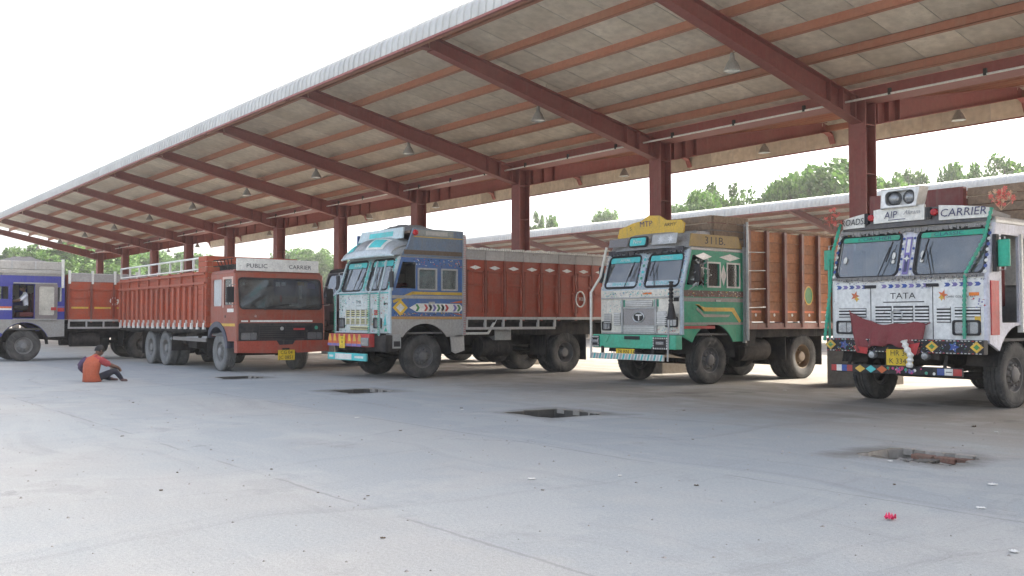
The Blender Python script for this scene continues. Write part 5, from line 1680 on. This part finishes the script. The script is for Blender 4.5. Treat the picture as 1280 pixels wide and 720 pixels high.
# ------------------------------------------------------------------ blue cab truck seen from its side
def truck_far():
    hw, L, fy = 1.2, 2.15, .95
    tr = thing('parked_truck', 'truck with bright blue cab, open door and grey roof locker', 'truck', (-35.5, 5.8, 0), 0, 'painted trucks parked under the shelter')
    m_f = paint('far_nose_white', 205, 205, 198)
    m_b = paint('far_cab_blue', 58, 62, 150, dirt=.25)
    m_gy = paint('far_cab_grey', 160, 158, 152, dirt=.35)
    tata_cab(tr, hw, L, fy, m_f, m_b, m_b, m_gy, [(.75, 1.20, 2.02, 2.52), (1.5, 1.8, 2.05, 2.52)], zs=.80, low=m_b,
             opening=[(.58, 1.22, 1.40, 2.50), (1.92, 2.06, 1.95, 2.42), (.16, .46, 2.02, 2.42)])
    chassis(tr, fy, [4.75], .1, 6.5, hw, 1.2)
    wheels(tr, fy, [4.75], hw, rim_f=m_rim_d)
    lowp = [(.02, 1.36)] + [(.02, 1.06)] + [p for p in ang((fy, .52), .75, 150, 20, 12) if p[0] > .05] + [(L, .80), (L, 1.36)]
    MB().panel((hw + .004, 0, 0), Y_, Z_, lowp, (), .004).build('painted_skirt', m_gy, tr)
    decal(tr, [(rect(.05, .56, 1.72, 1.78), m_org), (rect(.05, .56, 1.66, 1.715), m_wht), (rect(1.86, 2.14, 1.62, 1.74), m_redp), (rect(1.86, 2.14, 1.75, 1.80), m_lilac)], (hw, 0, 0), Y_, Z_)
    # door slid back, pale curtain behind its pane
    d = MB().panel((hw + .05, 0, 0), Y_, Z_, rrect(1.24, 1.92, 1.38, 2.52, .04), [rrect(1.36, 1.82, 1.50, 2.44, .05)], .04).build('cab_door', paint('door_taupe', 120, 112, 110), tr)
    MB().box(hw + .015, hw + .03, 1.34, 1.84, 1.48, 2.46).build('door_pane', paint('pane_pale', 190, 186, 172, dirt=.4), d)
    MB().box(hw + .05, hw + .075, 1.72, 1.88, 1.66, 1.76).build('door_handle', m_redp, d)
    MB().box(hw + .0, hw + .06, .60, 1.9, 2.52, 2.56).box(hw, hw + .06, .6, 1.9, 1.34, 1.38).build('door_track', m_gy, tr)
    # roof locker
    m_lk = paint('locker_grey', 176, 172, 164, dirt=.4)
    lk = MB().box(-hw - .02, hw + .02, -.10, 2.1, 2.84, 2.98).build('roof_locker', m_lk, tr, bevel=.03)
    MB().box(-hw + .02, hw - .0, .02, 2.05, 2.984, 3.26).build('roof_locker', m_lk, tr, bevel=.02)
    for y in (.55, 1.25):
        MB().box(hw + .001, hw + .02, y - .02, y + .02, 2.99, 3.25).build('locker_strap', m_steel, lk)
    MB().box(hw - .03, hw + .03, 2.04, 2.12, 2.4, 3.35).build('corner_post', m_wht, tr)
    rg = random.Random(2); rings = []
    for j in range(5):
        v = j / 4
        rings.append([((1.0 - .8 * v) * math.cos(6.2832 * i / 18), 1.1 + (.9 - .6 * v) * math.sin(6.2832 * i / 18), 3.24 + .20 * v + .03 * math.sin(5 * i + j) + rg.uniform(-.01, .01)) for i in range(18)])
    MB().loft(rings).build('tarpaulin', mat('grey_tarp', (.17, .165, .16, 1), .85), tr, True)
    headlamp(tr, .78, 1.06, 1.16, 1.32, 0); headlamp(tr, -1.06, -.78, 1.16, 1.32, 0)
    MB().box(-1.2, 1.2, -.18, -.02, .70, .98).build('bumper', m_gas, tr, bevel=.02)
    louvres(tr, [(-.5, .5, 1.2, 1.6)], 0, m_wht, m_gas, .05)
    mirror(tr, hw + .12, .1, 2.2, 1, m_gas, .14, .36)
    m_pan = paint('far_body_orange', 170, 72, 42, dirt=.4)
    steel_body(tr, 2.25, 6.6, hw + .04, 1.36, 2.62, m_pan, paint('far_body_rib', 138, 60, 42), 6, paint('body_grey', 165, 160, 156), 2.86, paint('rail_grey', 175, 172, 168))
    st = (6.6 - 2.25) / 6
    it = [(rect(2.30 + st * k, 2.25 + st * (k + 1) - .06, 1.72, 1.78), m_yel) for k in range(6)] + [(circ(3.72, 1.98, .15, 16), m_wht), (star(3.72, 1.98, .13, 8, .5), m_pan)]
    decal(tr, it, (hw + .042, 0, 0), Y_, Z_)
    for k in range(7):
        y = 2.28 + st * k
        MB().box(hw + .01, hw + .09, y - .035, y + .035, 2.55, 3.0).build('white_post', m_wht, tr)
    return tr


def truck_dark():
    hw, L, fy = 1.2, 1.95, .95
    tr = thing('parked_truck', 'dark brown truck standing back in the shade beside the blue sided truck', 'truck', (-25.75, 13.6, 0), 0, 'painted trucks parked under the shelter')
    m_f = paint('dark_brown_cab', 74, 52, 50, dirt=.5)
    tata_cab(tr, hw, L, fy, m_f, m_f, m_f, m_chas, [(.80, 1.16, 2.05, 2.52), (1.42, 1.80, 2.05, 2.52)])
    chassis(tr, fy, [4.9], .1, 6.6, hw)
    wheels(tr, fy, [4.9], hw)
    louvres(tr, [(-.6, .6, 1.2, 1.6)], 0, m_chas, m_gas, .05)
    headlamp(tr, .78, 1.06, 1.16, 1.32, 0); headlamp(tr, -1.06, -.78, 1.16, 1.32, 0)
    MB().box(-1.2, 1.2, -.18, -.02, .70, .98).build('bumper', m_chas, tr, bevel=.02)
    steel_body(tr, 2.03, 6.6, hw + .02, 1.36, 2.70, paint('dark_body', 84, 50, 44), paint('dark_body_rib', 70, 44, 40), 7)
    return tr


truck_white(); truck_green(); truck_blue(); truck_orange(); truck_far(); truck_dark()

# ------------------------------------------------------------------ people
m_skin = mat('skin_brown', (.16, .085, .055, 1), .6, dirt=0, bump=0, vary=.05)
m_hair = mat('black_hair', (.012, .010, .009, 1), .55, dirt=0, bump=.3)


def person(label, nodes, edges, mats, loc, rz, head, look, root=0, seed=0):
    """nodes: (x, y, z, radius, material index); body grown as one skinned surface"""
    t = thing('person', label, 'person', loc, rz)
    me = bpy.data.meshes.new('body')
    me.from_pydata([n[:3] for n in nodes], edges, [])
    o = bpy.data.objects.new('b', me); COL.objects.link(o)
    sk = o.modifiers.new('skin', 'SKIN'); sk.use_smooth_shade = True; sk.branch_smoothing = .5
    ss = o.modifiers.new('sub', 'SUBSURF'); ss.levels = 2; ss.render_levels = 2
    for i, n in enumerate(nodes):
        me.skin_vertices[0].data[i].radius = (n[3], n[3] * (n[5] if len(n) > 5 else 1))
        me.skin_vertices[0].data[i].use_root = i == root
    dg = bpy.context.evaluated_depsgraph_get()
    m2 = bpy.data.meshes.new_from_object(o.evaluated_get(dg))
    bpy.data.objects.remove(o)
    for m in mats:
        m2.materials.append(m)
    segs = [(V3(nodes[a][:3]), V3(nodes[b][:3]), nodes[b][4] if nodes[b][4] >= 0 else nodes[a][4], nodes[a][3], nodes[b][3]) for a, b in edges]
    for p in m2.polygons:
        best, bi = 1e9, 0
        for a, b, mi, ra, rb in segs:
            d = b - a
            f = max(0, min(1, (p.center - a).dot(d) / d.length_squared))
            q = (p.center - a - d * f).length / (ra + (rb - ra) * f)
            if q < best:
                best, bi = q, mi
        p.material_index = bi
    ob = link('body', m2, None, t)
    # head: skull, jaw, nose, ears, eyes, hair cap
    h = V3(head); lk = V3(look).normalized(); rt = lk.cross(Z_).normalized(); upv = rt.cross(lk)
    rings = []
    for k in range(11):
        a = -math.pi / 2 + math.pi * k / 10
        ring = []
        for i in range(16):
            b = 6.2832 * i / 16
            w = .076 * math.cos(a) * (1 if a > -.2 else .90); d_ = .096 * math.cos(a) * (1 if a > -.3 else .86)
            f = math.cos(b); s_ = math.sin(b)
            bulge = .022 * math.exp(-((a + .15) / .18) ** 2) * max(0, f) ** 16
            ring.append(h + rt * (w * s_) + lk * (d_ * f + bulge + (.02 if a < -.3 and f > 0 else 0) * math.cos(a)) + upv * (.118 * math.sin(a)))
        rings.append(ring)
    hd = MB().loft(rings)
    for s_ in (-1, 1):
        hd.lathe([(0, -.012), (.02, -.01), (.03, 0), (.02, .01), (0, .012)], tuple(h + rt * (s_ * .078) - upv * .005), 'x', 8)
    hd.build('head', m_skin, ob, True)
    ey = MB()
    for s_ in (-1, 1):
        c = h + rt * (s_ * .03) + lk * .088 + upv * .012
        ey.lathe([(0, -.012), (.011, -.006), (.011, .006), (0, .012)], tuple(c), 'z', 8)
    ey.build('eyes', m_hair, ob)
    MB().bar(h + lk * .097 - upv * .055 - rt * .02, h + lk * .097 - upv * .055 + rt * .02, .006, .006).build('mouth', m_seat, ob)
    hr = []
    rg = random.Random(seed)
    for k in range(8):
        a = -.25 + (math.pi / 2 + .25) * k / 7
        ring = []
        for i in range(20):
            b = 6.2832 * i / 20
            f = math.cos(b)
            lift = .06 * max(0, f) if a < .5 else 0
            q = a + (.55 * max(0, f) ** 1.5 * (1 - k / 7))
            j = 1 + rg.uniform(-.02, .04)
            ring.append(h + rt * (.088 * math.cos(q) * math.sin(b) * j) + lk * (.108 * math.cos(q) * f * j - .004) + upv * (.128 * math.sin(q) * j))
        hr.append(ring)
    MB().loft(hr).build('hair', m_hair, ob, True)
    return t


def hand(nodes, edges, w, dirn, side, mi):
    """palm + five bent fingers appended to the node list; w = wrist index"""
    p = V3(nodes[w][:3]); d = V3(dirn).normalized(); s = V3(side).normalized(); nn = d.cross(s)
    def add(v, r):
        nodes.append((v.x, v.y, v.z, r, mi)); return len(nodes) - 1
    palm = add(p + d * .07, .034)
    edges.append((w, palm))
    for k, (off, ln) in enumerate(((-.03, .060), (-.01, .075), (.010, .070), (.029, .055))):
        a = add(p + d * .085 + s * off, .0095); b = add(p + d * (.085 + ln * .6) + s * off * 1.15 + nn * .012, .009); c = add(p + d * (.085 + ln) + s * off * 1.2 + nn * .035, .008)
        edges.append((a, b)); edges.append((b, c))
    a = add(p + d * .03 - s * .025, .011); b = add(p + d * .06 - s * .052 + nn * .01, .010); c = add(p + d * .085 - s * .055 + nn * .025, .009)
    edges.append((a, b)); edges.append((b, c))


def seated_man():
    # x to his right, y the way he faces, z up
    nd = [(0, 0, .12, .135, 1), (0, -.03, .26, .125, 0, .8), (0, .0, .42, .135, 0, .75), (.0, .05, .53, .10, 0), (.01, .08, .60, .052, 2), (.02, .12, .66, .05, 2),
          (.17, .03, .50, .062, 3), (.33, .12, .40, .050, 3), (.40, .30, .33, .038, 2), (.41, .36, .30, .03, 2),
          (-.17, .02, .50, .062, 3), (-.34, -.02, .33, .050, 4), (-.24, .12, .17, .038, 4), (-.20, .18, .14, .03, 2),
          (.11, .06, .11, .098, 1), (.40, .22, .27, .070, 1), (.47, .34, .09, .048, 1), (.48, .35, .055, .042, 5), (.60, .38, .038, .036, 5),
          (-.11, .08, .11, .098, 1), (-.24, .42, .14, .068, 1), (.06, .50, .07, .048, 1), (.12, .52, .05, .04, 5), (.20, .58, .04, .034, 5)]
    ed = [(0, 1), (1, 2), (2, 3), (3, 4), (4, 5), (3, 6), (6, 7), (7, 8), (8, 9), (3, 10), (10, 11), (11, 12), (12, 13),
          (0, 14), (14, 15), (15, 16), (16, 17), (17, 18), (0, 19), (19, 20), (20, 21), (21, 22), (22, 23)]
    hand(nd, ed, 9, (.05, .3, -.9), (1, .1, 0), 2)
    hand(nd, ed, 13, (.3, .7, -.4), (1, 0, .2), 2)
    fx, fy_ = px2ground(117, 477)
    f = (FWD * .96 + RGT * .28).normalized()
    rz = math.atan2(-f.x, f.y)
    ms = [mat('orange_vest', sr(185, 92, 62), .85, dirt=.25, vary=.1), mat('navy_trousers', sr(36, 38, 52), .9, dirt=.25), m_skin, mat('red_sleeve', sr(165, 62, 66), .85, dirt=.2), mat('purple_sleeve', sr(84, 66, 92), .85, dirt=.2), mat('brown_shoe', sr(88, 62, 60), .7, dirt=.3)]
    t = person('person in orange vest and dark trousers sitting on the ground, back turned', nd, ed, ms, (fx, fy_, -.028), rz, (.05, .15, .70), (.35, .9, -.35), seed=1)
    rgv = random.Random(8); rings = []
    for z, cx, cy, rx, ry in ((.03, 0, -.01, .190, .160), (.05, 0, -.015, .205, .175), (.10, 0, -.03, .198, .168), (.20, 0, -.05, .172, .145), (.32, 0, -.04, .190, .145), (.43, 0, -.01, .205, .140), (.51, .0, .03, .195, .120), (.56, .0, .06, .14, .095), (.59, .01, .075, .075, .07)):
        rings.append([(cx + rx * math.cos(6.2832 * i / 24) * (1 + rgv.uniform(-.025, .025)), cy + ry * math.sin(6.2832 * i / 24) * (1 + rgv.uniform(-.03, .03)) + .008 * math.sin(i * 2.1 + z * 30), z + .008 * math.sin(i * 1.7)) for i in range(24)])
    MB().loft(rings).build('vest', ms[0], t.children[0], True)
    for sx in (-1, 1):
        MB().tube([(sx * .17, .03, .505), (sx * .25, .07 if sx > 0 else 0, .45), (sx * .32, .11 if sx > 0 else -.015, .405 if sx > 0 else .36)], [.085, .075, .066], 12).build('sleeve', ms[3] if sx > 0 else ms[4], t.children[0], True)
    p = MB().add([(.20, .28, .30), (.36, .34, .36), (.38, .46, .22), (.24, .42, .16)], [(0, 1, 2, 3)]).build('paper', m_wht)
    p.modifiers.new('s', 'SOLIDIFY').thickness = .002
    p.location = (fx, fy_, .0); p.rotation_euler.z = rz
    tag(p, 'white sheet of paper held by the person sitting on the ground', 'paper')


def driver():
    x0, y0 = -35.5, 5.8
    nd = [(0, 0, 0, .14, 1), (0, .02, .14, .125, 0, .8), (0, .05, .32, .145, 0, .75), (0, .06, .44, .105, 0), (0, .07, .51, .052, 2), (0, .09, .57, .05, 2),
          (.18, .05, .41, .062, 0), (.26, .20, .24, .05, 0), (.22, .42, .20, .036, 2), (.20, .47, .20, .03, 2),
          (-.18, .05, .41, .062, 0), (-.25, .22, .26, .05, 0), (-.15, .44, .22, .036, 2), (-.13, .48, .22, .03, 2),
          (.11, .05, -.01, .098, 1), (.13, .42, .02, .072, 1), (.13, .46, -.34, .05, 1), (.13, .48, -.44, .042, 3), (.13, .58, -.48, .036, 3),
          (-.11, .05, -.01, .098, 1), (-.13, .42, .02, .072, 1), (-.13, .46, -.34, .05, 1), (-.13, .48, -.44, .042, 3), (-.13, .58, -.48, .036, 3)]
    ed = [(0, 1), (1, 2), (2, 3), (3, 4), (4, 5), (3, 6), (6, 7), (7, 8), (8, 9), (3, 10), (10, 11), (11, 12), (12, 13),
          (0, 14), (14, 15), (15, 16), (16, 17), (17, 18), (0, 19), (19, 20), (20, 21), (21, 22), (22, 23)]
    hand(nd, ed, 9, (-.1, .9, -.3), (1, 0, 0), 2)
    hand(nd, ed, 13, (.1, .9, -.3), (1, 0, 0), 2)
    person('person in white shirt sitting in the open door of the blue truck cab', nd, ed,
           [mat('white_shirt', sr(222, 222, 226), .9, dirt=.1), mat('black_trousers', sr(40, 38, 40), .9, dirt=.2), m_skin, mat('brown_shoe', sr(88, 62, 60), .7)],
           (x0 + .80, y0 + 1.08, 1.735), math.pi, (0, .12, .66), (.15, 1, -.05), seed=4)


seated_man()
driver()

# ------------------------------------------------------------------ litter and grit in the yard
m_pap = mat('litter_paper', (.66, .64, .60, 1), .8, dirt=.2)
m_pinkw = mat('pink_wrapper', sr(215, 50, 95), .5, dirt=.1)
m_leaf_l = mat('dry_leaf', (.12, .085, .055, 1), .9, dirt=.2)


def litter(name, label, cat, px, py, size, m, seed, group=None, h=.5):
    rg = random.Random(seed)
    size *= (.5 if seed < 40 else .36) if seed != 3 else .8
    x, y = px2ground(px, py)
    n = 7
    vs = []; fs = []
    for i in range(n):
        for j in range(n):
            u, v = i / (n - 1) - .5, j / (n - 1) - .5
            vs.append((u * size * (1 + .3 * rg.random()), v * size * .7 * (1 + .3 * rg.random()), .004 + size * h * abs(math.sin(u * 7 + seed) * math.cos(v * 6 + seed * 2)) * rg.uniform(.5, 1)))
    for i in range(n - 1):
        for j in range(n - 1):
            a = i * n + j
            fs.append((a, a + n, a + n + 1, a + 1))
    o = MB().add(vs, fs).build(name, m, None)
    o.modifiers.new('s', 'SOLIDIFY').thickness = .003
    o.location = (x, y, .002); o.rotation_euler.z = rg.uniform(0, 6)
    return tag(o, label, cat, group)


litter('crumpled_wrapper', 'crumpled bright pink wrapper lying on the concrete', 'litter', 1110, 648, .075, m_pinkw, 3, h=.9)
for i, (a, b, s) in enumerate(((664, 598, .10), (774, 594, .07), (1237, 605, .12), (1222, 634, .10), (1262, 688, .09), (1243, 540, .10), (980, 488, .1), (578, 512, .08), (447, 522, .10), (1110, 576, .08))):
    litter('paper_scrap', 'small scrap of white paper on the concrete', 'litter', a, b, s, m_pap, i + 10, 'paper scraps on the yard', .25)
for i, (a, b, s) in enumerate(((224, 590, .06), (204, 612, .08), (480, 671, .07), (678, 612, .06), (869, 606, .09), (1115, 605, .07), (1215, 533, .16), (341, 586, .05), (461, 619, .05), (168, 503, .1), (577, 510, .1), (854, 513, .1), (501, 538, .08), (399, 615, .04), (155, 545, .08), (865, 549, .06))):
    litter('dry_leaf', 'small dark dry leaf or clod on the concrete', 'litter', a, b, s, m_leaf_l, i + 40, 'dark bits on the yard', .3)
rg = random.Random(77)
gr = MB()
for k in range(1500):
    d = rg.uniform(0, 1)
    x, y = rg.uniform(-34, 1), rg.uniform(1.0, 13.5)
    if any(abs(x - a) < w / 2 + .1 and abs(y - b) < e / 2 + .1 for a, b, w, e in PITS):
        continue
    s = rg.choice((.005, .006, .008, .008, .010, .015))
    c = [V3((x + s * rg.uniform(-1, 1) * .3 + s * q[0], y + s * q[1] * rg.uniform(.6, 1), .0 + s * q[2])) for q in ((-1, -1, -.2), (1, -1, -.2), (1, 1, -.2), (-1, 1, -.2), (0, 0, .8))]
    gr.add(c, [(0, 1, 4), (1, 2, 4), (2, 3, 4), (3, 0, 4)])
tag(gr.build('grit', mat('grit_stone', (.24, .22, .20, 1), .9, dirt=.3, vary=.4, scale=.6)), 'loose grit and small stones strewn over the concrete', 'grit', None, 'stuff')

# ------------------------------------------------------------------ trees
def leaf_mat(name, a, b):
    m = bpy.data.materials.new(name); m.use_nodes = True
    t = m.node_tree; N = t.nodes.new; L = t.links.new
    bs = t.nodes['Principled BSDF']
    ge = N('ShaderNodeNewGeometry'); oi = N('ShaderNodeObjectInfo')
    mx = N('ShaderNodeMix'); mx.data_type = 'RGBA'; mx.inputs['A'].default_value = a; mx.inputs['B'].default_value = b
    L(ge.outputs['Random Per Island'], mx.inputs['Factor'])
    hs = N('ShaderNodeHueSaturation'); L(mx.outputs['Result'], hs.inputs['Color'])
    mr = N('ShaderNodeMapRange'); mr.inputs[3].default_value = .75; mr.inputs[4].default_value = 1.2; L(oi.outputs['Random'], mr.inputs[0]); L(mr.outputs[0], hs.inputs['Value'])
    L(hs.outputs[0], bs.inputs['Base Color']); bs.inputs['Roughness'].default_value = .6
    tr = N('ShaderNodeBsdfTranslucent'); L(hs.outputs[0], tr.inputs[0])
    ms = N('ShaderNodeMixShader'); ms.inputs[0].default_value = .35
    L(bs.outputs[0], ms.inputs[1]); L(tr.outputs[0], ms.inputs[2]); L(ms.outputs[0], t.nodes['Material Output'].inputs[0])
    return m


m_leaf = leaf_mat('foliage', (.042, .115, .016, 1), (.12, .225, .040, 1))
m_bark = mat('bark', (.10, .075, .055, 1), .9, dirt=.3, bump=.6)


def tree_meshes(seed, H, W, n_clump, per, leaf):
    rg = random.Random(seed)
    tk = MB()
    base = H * .32
    tk.tube([(0, 0, -.2), (.05, 0, base * .5), (rg.uniform(-.2, .2), .1, base), (.1, .2, H * .6)], [H * .030, H * .025, H * .021, H * .010], 8)
    cl = []
    lobes = [(V3((0, 0, H * .66)), W * .78, H * .30)]
    for k in range(6):
        a = 6.2832 * k / 6 + rg.uniform(-.4, .4)
        lobes.append((V3((math.cos(a) * W * .52, math.sin(a) * W * .52, H * rg.uniform(.50, .72))), W * rg.uniform(.42, .58), H * rg.uniform(.17, .24)))
    for k in range(n_clump):
        lc, lr, lh = lobes[k % len(lobes)]
        a = rg.uniform(0, 6.2832); u = rg.uniform(-.75, 1); r = rg.uniform(.55, 1)
        c = lc + V3((math.cos(a) * math.sqrt(1 - u * u) * lr * r, math.sin(a) * math.sqrt(1 - u * u) * lr * r, u * lh * r))
        cl.append((c, rg.uniform(.6, 1.1) * W * .20))
    for c, s in cl[::3]:
        st = V3((0, 0, rg.uniform(base * .8, H * .5)))
        tk.tube([st, st.lerp(c, .5) + V3((0, 0, .3)), c], [H * .011, H * .007, H * .003], 5)
    lv = []; lf = []
    for c, s in cl:
        for k in range(per):
            d = V3((rg.gauss(0, 1), rg.gauss(0, 1), rg.gauss(0, .75)))
            d = d.normalized() * s * rg.uniform(.2, 1) ** .5
            p = c + d
            a = V3((rg.gauss(0, 1), rg.gauss(0, 1), rg.gauss(0, 1))).normalized(); b = a.orthogonal().normalized()
            l = leaf * rg.uniform(.6, 1.4)
            e = a.cross(b) * l * .32
            n = len(lv)
            lv += [p - b * l * .5, p + e, p + b * l * .5, p - e + a * l * .1]
            lf.append((n, n + 1, n + 2, n + 3))
    return tk.mesh('trunk', True), MB().add(lv, lf).mesh('crown')


PROT = [tree_meshes(1, 13.0, 4.6, 150, 150, .36), tree_meshes(2, 11.5, 5.2, 160, 150, .36), tree_meshes(3, 14.0, 4.0, 140, 150, .34), tree_meshes(4, 10.0, 4.2, 140, 140, .34)]


def tree(px, ytop, depth, kind, label, group, wid=1.0):
    """px: image column of the trunk, ytop: row of the crown's top; the depth is chosen behind what hides its foot"""
    u = (px - 640) / 1200
    p = RGT * (u * depth) + FWD * depth
    h = EYE + (400 - ytop) / 1200 * depth
    H0 = (13.0, 11.5, 14.0, 10.0)[kind]
    s = h / (H0 * .93)
    wid *= 1.08
    t = thing('tree', label, 'tree', (p.x, p.y, 0), random.uniform(0, 6), group)
    t.scale = (s * wid, s * wid, s)
    link('trunk', PROT[kind][0], m_bark, t)
    link('crown', PROT[kind][1], m_leaf, t)


gB = 'trees beyond the second shelter'
lB = 'leafy green tree rising behind the second shelter\'s pale roof'
for px, yt, d, k, w in ((870, 245, 92, 3, .48), (906, 231, 96, 1, .58), (994, 230, 88, 3, .55), (1038, 206, 92, 1, .90), (1096, 213, 96, 0, .70), (1130, 222, 104, 3, .40), (1208, 206, 98, 1, .42), (1190, 214, 98, 3, .25), (1262, 194, 96, 2, .75), (1310, 190, 98, 1, .8),
                          (671, 266, 130, 2, .34), (688, 276, 135, 3, .3), (764, 268, 150, 3, .42), (848, 262, 120, 3, .3)):
    tree(px, yt, d, k, lB, gB, w)
gL = 'trees beyond the far end of the shelter'
lL = 'leafy green tree beyond the far end of the shelter'
for px, yt, d, k, w in ((395, 313, 150, 1, .9), (368, 316, 155, 3, 1.0), (436, 320, 160, 0, .9), (330, 326, 165, 1, 1), (255, 322, 150, 3, 1), (215, 316, 150, 1, 1.1), (170, 312, 140, 0, 1.2), (128, 310, 130, 1, 1.2), (95, 306, 125, 3, 1.3), (62, 308, 120, 1, 1.2), (30, 311, 118, 0, 1.1), (-10, 320, 120, 1, 1.1), (-50, 322, 118, 3, 1.2), (480, 330, 165, 3, 1.1), (20, 330, 135, 3, 1.5), (300, 332, 170, 3, 1.2)):
    tree(px, yt, d, k, lL, gL, w)

# ------------------------------------------------------------------ dusty air
hz = MB().box(-430, 430, -430, 430, -1.5, 30).build('haze', None)
m = bpy.data.materials.new('dusty_air'); m.use_nodes = True
nt = m.node_tree
nt.nodes.remove(nt.nodes['Principled BSDF'])
pv = nt.nodes.new('ShaderNodeVolumePrincipled')
pv.inputs['Color'].default_value = (.95, .95, .95, 1)
pv.inputs['Density'].default_value = .0007
pv.inputs['Anisotropy'].default_value = .2
nt.links.new(pv.outputs[0], nt.nodes['Material Output'].inputs['Volume'])
hz.data.materials.clear(); hz.data.materials.append(m)
tag(hz, 'pale dusty haze in the air over the yard', 'haze', None, 'stuff')
